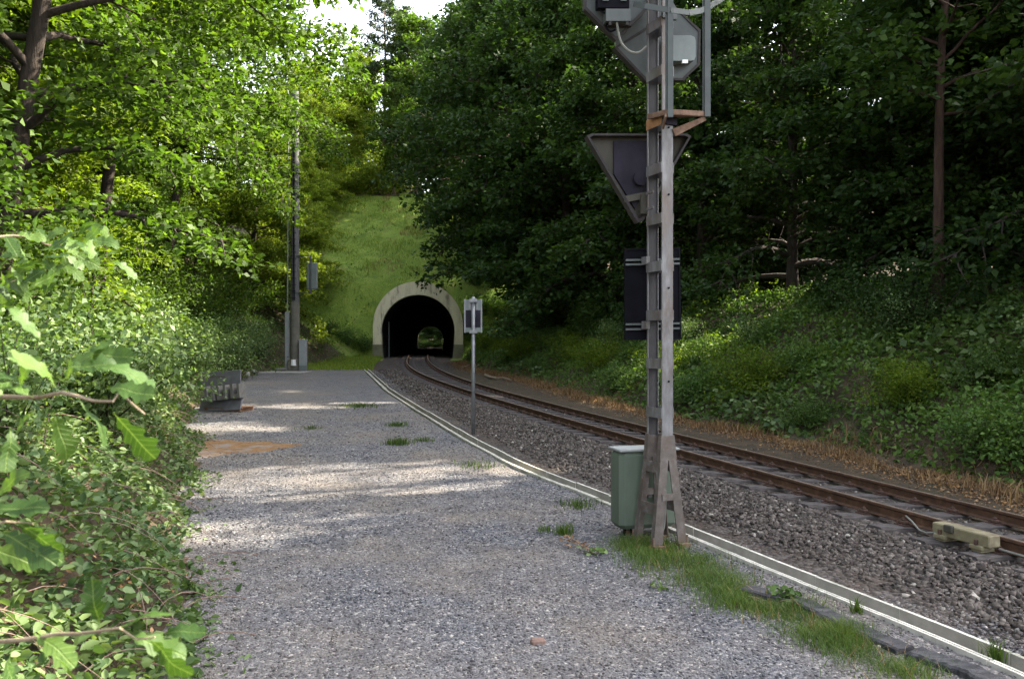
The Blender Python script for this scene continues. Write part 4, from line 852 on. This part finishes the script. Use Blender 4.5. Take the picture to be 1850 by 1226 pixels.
for (X, Y, k, rz, s_, mt) in ((-10.4, 9.0, 'left_b', 2.4, .9, 'leaf_tree'), (-12.8, 17.5, 'left_b', .4, .95, 'leaf_light'), (-15.2, 23, 'left_a', 1.2, 1.0, 'leaf_light'), (-16.5, 29.5, 'left_b', 3.1, 1.0, 'leaf_light'),
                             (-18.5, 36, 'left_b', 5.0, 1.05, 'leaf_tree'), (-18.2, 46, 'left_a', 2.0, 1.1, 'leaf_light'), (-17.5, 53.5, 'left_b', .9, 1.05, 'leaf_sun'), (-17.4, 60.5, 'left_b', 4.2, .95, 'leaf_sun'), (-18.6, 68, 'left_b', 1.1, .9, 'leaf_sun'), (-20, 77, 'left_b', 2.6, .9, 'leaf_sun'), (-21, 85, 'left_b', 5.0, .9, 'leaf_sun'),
                             (-20, 15, 'beech_b', .2, 1.0, 'leaf_dark'), (-22, 24, 'beech_b', 1.5, 1.05, 'leaf_dark'), (-24, 33, 'beech_a', 2.2, 1.1, 'leaf_dark'), (-26, 44, 'beech_b', 3.7, 1.15, 'leaf_light'), (-25, 56, 'beech_a', 5.1, 1.2, 'leaf_light'), (-15, 8.5, 'beech_b', 4.5, .95, 'leaf_dark')):  # rear leaf_dark paints shade into the gaps, front leaf_light paints the glow
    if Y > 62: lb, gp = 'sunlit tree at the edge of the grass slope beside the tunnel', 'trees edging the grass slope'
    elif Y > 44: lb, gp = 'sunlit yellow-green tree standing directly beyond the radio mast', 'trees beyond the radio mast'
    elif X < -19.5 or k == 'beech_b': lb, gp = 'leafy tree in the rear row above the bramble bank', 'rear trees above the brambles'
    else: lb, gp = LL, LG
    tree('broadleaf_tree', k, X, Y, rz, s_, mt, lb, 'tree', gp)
tree('broadleaf_tree', 'over', -13.3, 25.5, -.15, 1.0, 'leaf_tree', 'tall tree whose dark limbs overhang the top of the radio mast', 'tree')
tree('broadleaf_tree', 'over', -13.6, 18.6, .5, .85, 'leaf_tree', 'spreading tree arching high over the hedge shrubs beside the gravel path', 'tree')
tree('broadleaf_tree', 'over', -17.2, 39.5, .1, 1.05, 'leaf_tree', 'broad tree reaching over the bank just short of the radio mast', 'tree')
# hilltop
for (x, y, Y, k, rz, s_, mt, lab) in ((693, 300, 101, 'pine', .3, 1.05, 'leaf_pine', 'tall pine with bare trunk on the hilltop above the grass'), (742, 290, 106, 'pine', 2.2, 1.0, 'leaf_pine', 'second tall pine behind the dark wood on the hilltop'), (640, 300, 112, 'pine', 4.1, .8, 'leaf_pine', 'more distant pine to the rear of the hilltop thicket')):
    tree('pine_tree', k, (x-CX)/FPX*Y, Y, rz, s_, mt, lab, 'tree', carve=False)
HL = 'light green tree standing in the hilltop thicket above the tunnel'; HG = 'broadleaf trees on the hilltop'
for (x, Y, k, rz, s_, mt) in ((622, 99, 'far', .4, 1.0, 'leaf_sun'), (590, 96, 'far', 2.1, .9, 'leaf_sun'), (655, 108, 'slim', 1.1, 1.25, 'leaf_tree'), (712, 93, 'far', 3.0, .9, 'leaf_tree'), (760, 98, 'far', 4.0, 1.1, 'leaf_dark'), (565, 92, 'far', 5.0, 1.1, 'leaf_sun'), (610, 118, 'far', 5.5, 1.1, 'leaf_light'), (670, 125, 'far', .9, 1.0, 'leaf_tree'), (730, 122, 'far', 1.9, 1.1, 'leaf_tree'), (530, 105, 'far', 2.9, 1.3, 'leaf_light'), (752, 100, 'far', 3.6, 1.6, 'leaf_tree'), (640, 108, 'slim', 1.6, 1.7, 'leaf_sun')):
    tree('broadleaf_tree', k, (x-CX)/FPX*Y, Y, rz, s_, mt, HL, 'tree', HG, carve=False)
# beyond the far mouth of the tunnel
FL = 'green tree seen through the far end of the tunnel'; FG = 'trees beyond the tunnel'
for (dx, Y, s_) in ((-3.5, 206, .8), (2.5, 212, .9), (-.5, 218, 1.0), (6.5, 203, .9), (-7, 202, .9), (-2, 226, 1.0), (4, 228, 1.1), (9, 212, 1.0), (-10, 214, 1.0), (-1.6, 205, .75), (1.2, 203, .7), (5.5, 197, .9), (-5.5, 197, .9), (6.5, 191, .8)):
    X = float(tun_c(Y))+dx; tree('broadleaf_tree', 'far' if Y > 206 else 'beech_a', X, Y, dx, s_, 'leaf_dark', FL, 'tree', FG, carve=False)

# ------------------------------------------------------------------ shrubs
def shrub_geo(seed, h, r, n, ls, up=.9, six=False):
    g = np.random.default_rng(seed); tv, tf, LP, LD = [], [], [], []; cnt = 0
    for i in range(26):
        az = g.uniform(0, 6.28); e = g.uniform(.5, 1.5); L = h*g.uniform(.6, 1.15); d0 = np.array([math.cos(az)*math.cos(e)*r/h*1.3, math.sin(az)*math.cos(e)*r/h*1.3, math.sin(e)])
        S_ = wobble((g.normal(0, r*.2), g.normal(0, r*.2), -.15), d0, L, 5, g, (math.cos(az)*.3, math.sin(az)*.3, -.35), .1)
        v, f = tube_np(S_, np.linspace(.016, .004, 6), 4); tv.append(v); tf.append(np.array(f)+cnt); cnt += len(v)
        m_ = int(n/26*g.uniform(.6, 1.4)); u = 5*g.random(m_)**.55; a0 = np.minimum(4, u.astype(int)); pt = S_[a0]+(S_[a0+1]-S_[a0])*(u-a0)[:, None]
        off = g.normal(0, 1, (m_, 3))*np.array([.2, .2, .15])*r*.9; LP.append(pt+off); LD.append(unit(off+1e-4))
    P_ = np.concatenate(LP); P_[:, 2] = np.maximum(P_[:, 2], .03); L_ = ls*g.uniform(.6, 1.25, len(P_))
    return np.concatenate(tv), np.concatenate(tf), leaves(P_, L_, L_*.66, g, up, .12, six, np.concatenate(LD), .3)
for k, a in {'shrub_a': (21, 2.2, 1.3, 5200, .105), 'shrub_b': (22, 1.6, 1.2, 4600, .10), 'shrub_c': (23, 3.0, 1.6, 6200, .13)}.items(): GEO[k] = shrub_geo(*a); BARK[k] = 'bark'
def shrub(key, X, Y, rz, sc, mat, label, group):
    z = float(gz(X, Y)); o = thing('shrub', label, 'shrub', (X, Y, z), group, rz); o.scale = (sc,)*3
    if ('t', key) not in MESH: MESH['t', key] = mesh_np('stem', GEO[key][0], GEO[key][1], BARK[key], True)
    link('stem', MESH['t', key], o); own_mat(link('foliage', crown_mesh(key, mat), o), mat)
g = np.random.default_rng(77)
SL = 'leafy green shrub in the hedge rising from the brambles beside the gravel path'; SG = 'shrubs beside the gravel path'
for k in range(30):
    Y = 7.5+k*1.42; d = 1.3+(k % 3)*1.25+g.uniform(-.3, .3)+(1.3 if 18 < Y < 27 else 0); X = float(xl(Y))-d-max(0, (14-Y)*.08)
    shrub(('shrub_a', 'shrub_b', 'shrub_c')[k % 3], X, Y, g.uniform(0, 6.28), g.uniform(.8, 1.15)*(.75 if Y < 10 else 1), ('leaf_bramble', 'leaf_under', 'leaf_tree')[k % 3], *((SL, SG) if Y < 22 else ('leafy shrub on the bank behind the stacked slabs and pallet', 'shrubs behind the stacked slabs') if Y < 33 else ('leafy shrub on the bank close by the radio mast', 'shrubs by the radio mast')))
SL2 = 'dark shrub under the trees on the bank behind the lattice signal'; SG2 = 'shrubs on the bank beyond the rails'
for k in range(22):
    Y = 12.5+k*2.3; d = 4.2+(k % 3)*1.5+g.uniform(-.5, .5); X = float(xr(Y))+d
    if 21 < Y < 32.5: continue
    shrub(('shrub_a', 'shrub_c', 'shrub_b')[k % 3], X, Y, g.uniform(0, 6.28), g.uniform(.85, 1.2), 'leaf_dark' if k % 2 else 'leaf_under', *((SL2, SG2) if Y < 36 else ('dark shrub on the bank between the thin signpost and the portal', 'shrubs near the portal end of the bank')))
SL5 = 'low leafy bush among the undergrowth on the bank beyond the rails'; SG5 = 'low bushes in the bank undergrowth'
for k in range(40):
    Y = 9.5+k**1.12*.85; d = .9+(k*2.7 % 3.6)+g.uniform(-.3, .3); X = float(xr(Y))+d
    shrub(('shrub_b', 'shrub_a')[k % 2], X, Y, g.uniform(0, 6.28), g.uniform(.42, .72), ('leaf_under', 'leaf_bramble', 'leaf_under', 'leaf_light')[k % 4], SL5, SG5)
SL6 = 'green bush beyond the far mouth of the tunnel'; SG6 = 'bushes beyond the tunnel'
for dx, Y in ((-2.6, 199), (-.9, 201), (.8, 199.5), (2.4, 201), (-1.8, 203), (1.6, 203.5)):
    shrub('shrub_c', float(tun_c(Y))+dx, Y, dx, 1.1, 'leaf_under', SL6, SG6)
SL3 = 'yellow-green bush on the hilltop edge above the grass slope'; SG3 = 'bushes on the hilltop edge'
for (x, Y, s_) in ((682, 93, 1.9), (664, 96, 1.3), (640, 93, 1.1), (606, 93, 1.9), (575, 91, 1.7), (590, 92, 1.2), (722, 94, 1.0), (618, 103, 1.2), (655, 107, 1.3), (560, 96, 1.5), (706, 103, 1.0)):
    shrub('shrub_c', (x-CX)/FPX*Y, Y, g.uniform(0, 6.28), s_, 'leaf_sun', SL3, SG3)
SL4 = 'green bush growing against the tunnel portal'; SG4 = 'bushes against the portal'
for (t, s, k, s_) in ((-4.6, 1.0, 'shrub_b', .9), (-5.8, .2, 'shrub_a', .75), (4.4, .8, 'shrub_a', .9), (5.4, -.6, 'shrub_b', 1.0), (-7.2, -1, 'shrub_b', .9), (5.6, 3, 'shrub_c', .8), (7.2, 2.4, 'shrub_c', .9), (8.6, 1.4, 'shrub_a', 1.2), (6.4, 5, 'shrub_c', .9), (4.8, 5.5, 'shrub_a', 1.0)):
    q = tp(s, t, 0); shrub(k, q[0], q[1], g.uniform(0, 6), s_, 'leaf_under', SL4, SG4)

# ------------------------------------------------------------------ ground cover
def cover(name, X, Y, hmax, dens_top, ls, mat, label, cat, up=1.0, asp=.7, seed=5, six=False):
    g = np.random.default_rng(seed); n = len(X)
    hh = hmax*(.55+.45*nz(X, Y, 1.3, seed))*(.75+.25*nz(X, Y, 4.5, seed+1)); hh = np.clip(hh, .06, None)
    z = gz(X, Y)+hh*g.random(n)**dens_top; L_ = ls*g.uniform(.6, 1.3, n)
    o = link(name, leaf_mesh(name, leaves(np.stack([X, Y, z], 1), L_, L_*asp, g, up, .1, six, None, .2), mat)); return tag(o, label, cat, kind='stuff')
g = np.random.default_rng(91)
n = 40000; Y = 2.2+18*g.random(n)**1.35; d = -.30+4.6*g.random(n)**.9+.18*nz(Y*1.7, Y*0, 1.5, 14); X = xl(Y)-d; edge = np.clip((d+.35)/1.1, .15, 1)
hh = edge*.95; ok = X > -.75*Y-1.2
cov = cover('bramble_thicket', X[ok], Y[ok], hh[ok], .42, .088, 'leaf_bramble', 'pale green bramble thicket spilling onto the gravel path edge', 'brambles', 1.3, .74, 61, True)
tv, tf, c0 = [], [], 0
for k in range(260):
    Yk = 3.2+15*g.random()**1.3; dk = .1+3.2*g.random(); Xk = float(xl(Yk))-dk; a = g.uniform(-1.2, 1.2); L = g.uniform(.5, 1.3)
    S_ = wobble((Xk, Yk, float(gz(Xk, Yk))), (math.cos(a)*.6, math.sin(a)*.6, 1), L, 8, g, (math.cos(a)*1.6, math.sin(a)*1.6, -2.2), .06)
    S_[:, 2] = np.maximum(S_[:, 2], gz(S_[:, 0], S_[:, 1])+.02); v, f = tube_np(S_, np.linspace(.006, .002, 9), 4); tv.append(v); tf.append(np.array(f)+c0); c0 += len(v)
tag(link('bramble_canes', mesh_np('bramble_canes', np.concatenate(tv), np.concatenate(tf), 'bark_pine', True)), 'thin arching brown canes among the pale brambles', 'brambles', kind='stuff')
n = 5000; Y = 3+14*g.random(n)**1.3; d = -.2+3.5*g.random(n); X = xl(Y)-d; ok = nz(X, Y, 1.2, 55) > .1
cover('withered_leaves', X[ok], Y[ok], np.clip((d[ok]+.3)/1.1, .15, 1)*.55, .8, .06, 'litter', 'withered brown leaves caught among the brambles', 'leaf litter', .8, .5, 67)
n = 20000; Y = 20+40*g.random(n); d = -.15+5.5*g.random(n); X = xl(Y)-d
cover('nettle_bank', X, Y, np.clip((d+.2)/1.2, .2, 1)*.8, .5, .12, 'leaf_under', 'dark green weeds covering the bank foot near the radio mast', 'undergrowth', .9, .5, 62)
n = 84000; Y = 8+54*g.random(n)**1.5; d = .15+7.5*g.random(n)**.9; X = xr(Y)+d
cover('bank_undergrowth', X, Y, np.clip(d/1.1, .12, 1)*.95, .4, .135, 'leaf_under', 'dense green undergrowth on the bank beyond the rails', 'undergrowth', 1.0, .6, 63)
n = 22000; Y = 9+46*g.random(n)**1.5; d = .6+6*g.random(n); X = xr(Y)+d; ok = nz(X, Y, .8, 81) > .25
cover('bank_nettles', X[ok], Y[ok], 1.35, .75, .15, 'leaf_light', 'taller pale green nettle clumps on the bank beyond the rails', 'undergrowth', .7, .42, 68)
n = 16000; Y = 9+40*g.random(n)**1.5; d = .2+6.5*g.random(n); X = xr(Y)+d; ok = nz(X, Y, .7, 82) > .15
cover('bank_brambles', X[ok], Y[ok], .9, .4, .20, 'leaf_bramble', 'broad pale bramble leaves in patches on the bank beyond the rails', 'brambles', 1.2, .75, 69)
# grass blades
def blades(name, X, Y, Z, h, w, mat, label, cat, seed, lean=.35, kind='stuff', org=None):
    g = np.random.default_rng(seed); n = len(X); h = h*g.uniform(.5, 1.3, n); a = g.uniform(0, 6.283, n); le = g.uniform(0, lean*2, n)*h
    P_ = np.stack([X, Y, Z], 1); d = np.stack([np.cos(a), np.sin(a), 0*a], 1); s_ = np.stack([-np.sin(a+g.normal(0, .8, n)), np.cos(a), 0*a], 1)*(w*g.uniform(.6, 1.2, n))[:, None]
    m1 = P_+d*(le*.3)[:, None]+np.array([0, 0, 1])*(h*.6)[:, None]; t1 = P_+d*le[:, None]+np.array([0, 0, 1])*h[:, None]
    Q = np.stack([P_-s_, P_+s_, m1+s_*.7, m1-s_*.7, t1+s_*.12, t1-s_*.12], 1)
    if org is not None: Q = Q-np.array(org)
    b = np.arange(n)[:, None]*6; me = mesh_np(name, Q, np.concatenate([b+np.array([0, 1, 2, 3]), b+np.array([3, 2, 4, 5])]), mat)
    o = link(name, me, None, org if org is not None else (0, 0, 0)); return tag(o, label, cat, kind=kind)
n = 38000; s = 30*g.random(n)-2; t = -12+24*g.random(n); X = tun_c(PORTAL_Y+s)+t; Y = PORTAL_Y+s; Z = gz(X, Y)
ok = (Z > outz.max()*0+ROZ+np.sqrt(np.clip(RO**2-t**2, 0, None))-.1) | (np.abs(t) > RO+.15); ok &= (np.abs(t) > 3.2) | (s > 3)
blades('meadow_grass', X[ok], Y[ok], Z[ok]-.03, np.clip(.24*(1+.9*nz(X[ok], Y[ok], 1.1, 2)), .06, .6), .02, 'grass_meadow', 'mown green grass on the slope above the tunnel mouth', 'grass', 71, .5)
kd = ok & (nz(X, Y, .5, 33)+.5*nz(X, Y, 1.7, 34) > .75); blades('withered_grass', X[kd], Y[kd]+.1, Z[kd]-.02, .34, .018, 'grass_dry', 'withered tufts in patches on the slope above the tunnel mouth', 'grass', 76, .5)
n = 9000; s = 28*g.random(n)+1; t = -11+22*g.random(n); X = tun_c(PORTAL_Y+s)+t; Y = PORTAL_Y+s; ok = (nz(X, Y, .9, 41) > .45) & (np.abs(t) > 3.9)
cover('slope_weeds', X[ok], Y[ok], .7, .6, .2, 'leaf_under', 'broad-leaved weed clumps dotted over the slope above the tunnel mouth', 'weeds', .9, .5, 66)
n = 12000; Y = 45.6+19*g.random(n); k_ = g.random(n); X = (xl(Y)-.5)*(1-k_)+(cx_at(Y)-2.9)*k_; blades('verge_meadow', X, Y, gz(X, Y), .22, .02, 'grass_meadow', 'short green grass between the path end and the tunnel', 'grass', 72, .5)
n = 11000; Y = 7+50*g.random(n)**1.3; X = xr(Y)+g.normal(-.08, .36, n); blades('dry_grass', X, Y, np.maximum(gz(X, Y), base(Y)-.1), .15*(1+.7*nz(X, Y, 2, 4)), .006+.0002*Y, 'grass_dry', 'dry straw-coloured grass along the foot of the bank beyond the rails', 'grass', 73, .7)
n = 22000; Y = 8+50*g.random(n)**1.2; X = xr(Y)+g.normal(-.35, .42, n); L_ = .05*g.uniform(.5, 1.4, n)
tag(link('leaf_litter', leaf_mesh('leaf_litter', leaves(np.stack([X, Y, np.maximum(gz(X, Y), base(Y)-.14)+.02], 1), L_, L_*.6, g, 2.0), 'litter')), 'brown fallen leaves between the far rail and the bank', 'leaf litter', kind='stuff')
# verge grass round the signal foot and along the timbers
VG = np.array([ground_hit(x, y) for x, y in ((1150, 985), (1200, 1000), (1250, 1035), (1335, 1084), (1438, 1118), (1525, 1168), (1640, 1228))])
n = 19000; u = (len(VG)-1)*g.random(n); i0 = np.minimum(len(VG)-2, u.astype(int)); P_ = VG[i0]+(VG[i0+1]-VG[i0])*(u-i0)[:, None]; wd = np.array([.20, .26, .22, .2, .18, .16, .15])[i0]
X = P_[:, 0]+g.normal(0, 1, n)*wd; Y = P_[:, 1]+g.normal(0, 1, n)*wd*.9; ok = (X < xt(Y)-.14); X, Y = X[ok], Y[ok]
blades('verge_grass', X, Y, base(Y)-.01, .075*(1+.6*nz(X, Y, 5, 9)), .003, 'grass', 'green grass strip round the signal foot and along the black timbers', 'grass', 74, .6)
n = 260; k_ = g.integers(0, len(X), n); blades('straw_blades', X[k_], Y[k_], base(Y[k_]), .12, .0025, 'grass_dry', 'pale straw stems in the grass strip beside the black timbers', 'grass', 75, .8)
for (px, py_, nn, h, sp_, lab) in ((1045, 915, 160, .10, .14, 'thin grass tuft on the gravel beside the green junction box'), (1020, 965, 120, .13, .05, 'small upright grass tuft near the dead weed on the gravel'), (720, 803, 260, .13, .14, 'round green grass tuft in the gravel beside the sunlit patch'), (720, 768, 170, .11, .16, 'grass tuft in the gravel beyond the round one'),
                                   (765, 797, 120, .10, .12, 'sparse grass tuft between the round tuft and the trough'), (650, 734, 320, .12, .30, 'wide low grass patch on the gravel path near the slab'), (560, 775, 90, .08, .15, 'faint grass tuft beside the orange sand'), (860, 842, 150, .09, .2, 'scattered grass at the edge of the sunlit gravel by the trough'), (985, 960, 60, .09, .05, 'tiny grass tuft nearest the small upright tuft'),
                                   (1550, 1108, 50, .12, .03, 'single grass tuft rooted against the trough wall'), (1795, 1190, 60, .14, .03, 'grass tuft growing from a joint of the trough')):
    q = ground_hit(px, py_); X = q[0]+g.normal(0, sp_, nn); Y = q[1]+g.normal(0, sp_, nn)
    blades('grass_tuft', X, Y, path_z(X, Y)-.01, h, .0045+.0002*q[1], 'grass', lab, 'grass tuft', int(px), .5, 'stuff' if sp_ > .1 else None, q)
# weeds with broad leaves
def weed(px, py_, r, h, nl, ls, mat, label, dead=False):
    q = ground_hit(px, py_); o = thing('weed', label, 'weed', tuple(q)); g = np.random.default_rng(int(px)); m = MB(); LP = []
    for i in range(7):
        a = g.uniform(0, 6.28); S_ = wobble((0, 0, -.02), (math.cos(a)*.8, math.sin(a)*.8, 1), h*g.uniform(.7, 1.2)+r*.5, 4, g, (math.cos(a)*.6, math.sin(a)*.6, -.4), .08); m.tube(S_, np.linspace(.005, .002, 5), 4); LP += [S_[j] for j in (2, 3, 4)]
    m.build('stem', 'dead_wood', o, world=False); P_ = np.array(LP)[g.integers(0, len(LP), nl)]+g.normal(0, r*.25, (nl, 3))*np.array([1, 1, .4]); P_[:, 2] = np.maximum(P_[:, 2], .015)
    L_ = ls*g.uniform(.6, 1.2, nl); link('leaf_cluster', leaf_mesh('leaf_cluster', leaves(P_, L_, L_*.75, g, 1.2, .1, True), mat), o)['kind'] = 'stuff'
weed(1075, 1000, .13, .10, 26, .075, 'leaf_bramble', 'low broad-leaved weed with wilted brown stems on the gravel')
weed(1055, 990, .10, .20, 34, .05, 'litter', 'withered brown weed beside the broad-leaved one')
weed(1395, 1090, .14, .16, 60, .07, 'leaf_under', 'leafy green weed growing over the end of the black timber')
weed(1190, 1062, .10, .05, 22, .05, 'leaf_bramble', 'small flat weed at the edge of the grass strip')

# ------------------------------------------------------------------ young oak whose twigs reach into the view
half = [(0, .01), (.08, .012), (.14, .045), (.20, .10), (.25, .115), (.285, .085), (.33, .085), (.40, .145), (.47, .195), (.515, .19), (.545, .135), (.59, .13), (.66, .19), (.73, .235), (.785, .22), (.81, .16), (.855, .155), (.91, .165), (.965, .115), (1, .03)]
def oak_leaf_mesh(k):
    g = np.random.default_rng(200+k); vs = []; fs = []; n = len(half); cu = g.uniform(-.45, .45); dr = g.uniform(.1, .5)
    for i, (x, w) in enumerate(half):
        wl, wr = w*g.uniform(.85, 1.2), w*g.uniform(.85, 1.2); z = -dr*x*x+.03*math.sin(x*9+k); f_ = .10*(w/.25)
        vs += [(x, wl, z+f_*w+cu*wl+g.normal(0, .008)), (x, 0, z-.01), (x, -wr, z+f_*w-cu*wr+g.normal(0, .008))]
    for i in range(n-1): fs += [(i*3, i*3+1, i*3+4, i*3+3), (i*3+1, i*3+2, i*3+5, i*3+4)]
    me = bpy.data.meshes.new('oak_leaf'); me.from_pydata(vs, [], fs); me.update(); me.materials.append(MATS['leaf_oak']); me.polygons.foreach_set('use_smooth', [True]*len(fs)); return me
OAK = [oak_leaf_mesh(k) for k in range(7)]
ox, oy = -1.62, 1.75; oz = float(gz(ox, oy))
oak = thing('young_oak', 'young oak with lobed bright green leaves reaching over the brambles', 'oak', (ox, oy, oz))
m = MB(); tk = np.array([(0, 0, -.3), (-.02, .02, .6), (.03, 0, 1.3), (.0, .03, 2.0), (-.05, 0, 3.0)]); m.tube(tk, [.05, .042, .034, .026, .012], 9); m.build('trunk', 'bark', oak, world=False, smooth=True)
g = np.random.default_rng(17)
def oak_branch(z0, ends, r=.006):
    """twig from the trunk through photo points (px, py, depth)"""
    P_ = [np.array([ox, oy, oz])+np.array([np.interp(z0, tk[:, 2], tk[:, k]) for k in (0, 1)]+[z0])]+[at(*e) for e in ends]; P_ = np.array(P_)
    t_ = np.linspace(0, len(P_)-1, 14); q = np.stack([np.interp(t_, np.arange(len(P_)), P_[:, k]) for k in range(3)], 1)
    for _ in range(2): q[1:-1] = (q[:-2]+2*q[1:-1]+q[2:])/4
    q[1:-1] += g.normal(0, .006, (12, 3)); m = MB(); m.tube(q, np.linspace(r, .0015, 14), 6); return m.build('branch', 'dead_wood', oak), q
def oak_leaf(br, px, py_, dep, ang, size, tilt, roll_):
    """leaf with its stalk end at a photo point; ang = direction in the picture, size in metres"""
    o = link('leaf', OAK[int(g.integers(0, 7))], oak); c = at(px, py_, dep); o.location = c-np.array([ox, oy, oz])
    a = math.radians(ang); u = np.array([math.cos(a), g.normal(0, .25)+tilt, math.sin(a)]); u /= np.linalg.norm(u)
    nn = np.array([0, -.5, .8])+np.array([roll_*1.5, g.normal(0, .35), g.normal(0, .2)]); nn = nn-u*(nn@u); nn /= np.linalg.norm(nn); v = np.cross(nn, u)
    o.rotation_mode = 'QUATERNION'; o.rotation_quaternion = Matrix(np.stack([u, v, nn], 1).tolist()).to_quaternion(); o.scale = (size*.98,)*3
D = 1.38
br, _ = oak_branch(oz*0+1.9, [(-250, 720, 1.6), (60, 722, 1.42), (130, 712, D), (215, 705, D), (262, 748, D)])
for a in ((105, 700, 95, .095), (110, 690, 60, .075), (150, 640, 8, .085), (40, 690, 150, .085), (60, 715, 165, .10), (190, 700, -12, .085), (170, 660, 10, .10), (205, 745, -62, .115), (140, 720, -40, .09), (95, 745, -80, .09), (60, 750, -160, .085), (30, 700, 60, .07), (120, 665, 20, .08), (75, 620, 100, .07), (20, 770, -100, .08), (150, 655, 70, .06), (10, 725, 120, .09)):
    oak_leaf(br, a[0], a[1], D+g.normal(0, .05), a[2]+g.normal(0, 8), a[3], g.normal(0, .2), g.normal(0, .4))
br, _ = oak_branch(1.55, [(-240, 960, 1.55), (-40, 930, 1.4), (60, 945, D)])
for a in ((-20, 925, 25, .09), (0, 960, -10, .11), (30, 940, -35, .09), (-10, 900, 55, .08), (45, 975, -20, .07), (-30, 985, -15, .09)): oak_leaf(br, a[0], a[1], D+g.normal(0, .05), a[2]+g.normal(0, 8), a[3], g.normal(0, .2), g.normal(0, .4))
br, _ = oak_branch(1.15, [(-200, 1190, 1.5), (40, 1150, 1.35), (180, 1140, 1.3), (280, 1150, 1.3)])
for a in ((60, 1140, -30, .09), (180, 1130, 95, .08), (200, 1140, 30, .09), (230, 1150, -25, .10), (270, 1150, -50, .09), (20, 1170, -100, .09), (100, 1180, -45, .09), (290, 1145, 5, .07)): oak_leaf(br, a[0], a[1], 1.3+g.normal(0, .05), a[2]+g.normal(0, 8), a[3], g.normal(0, .2), g.normal(0, .4))
br, _ = oak_branch(2.6, [(-200, 420, 2.1), (20, 430, 2.3), (90, 440, 2.35), (170, 450, 2.4)])
for k in range(40):
    f_ = g.random(); oak_leaf(br, -20+195*f_+g.normal(0, 12), 432+18*f_+g.normal(0, 26), 2.3+g.normal(0, .14), g.uniform(-180, 180) if k % 2 else g.uniform(-40, 60), g.uniform(.06, .10), g.normal(0, .3), g.normal(0, .5))
br, _ = oak_branch(2.75, [(-250, 560, 2.0), (-40, 520, 2.2), (40, 500, 2.3)])
for k in range(16): oak_leaf(br, g.uniform(-30, 50), 505+g.normal(0, 22), 2.25+g.normal(0, .1), g.uniform(-180, 180), g.uniform(.06, .09), g.normal(0, .3), g.normal(0, .5))
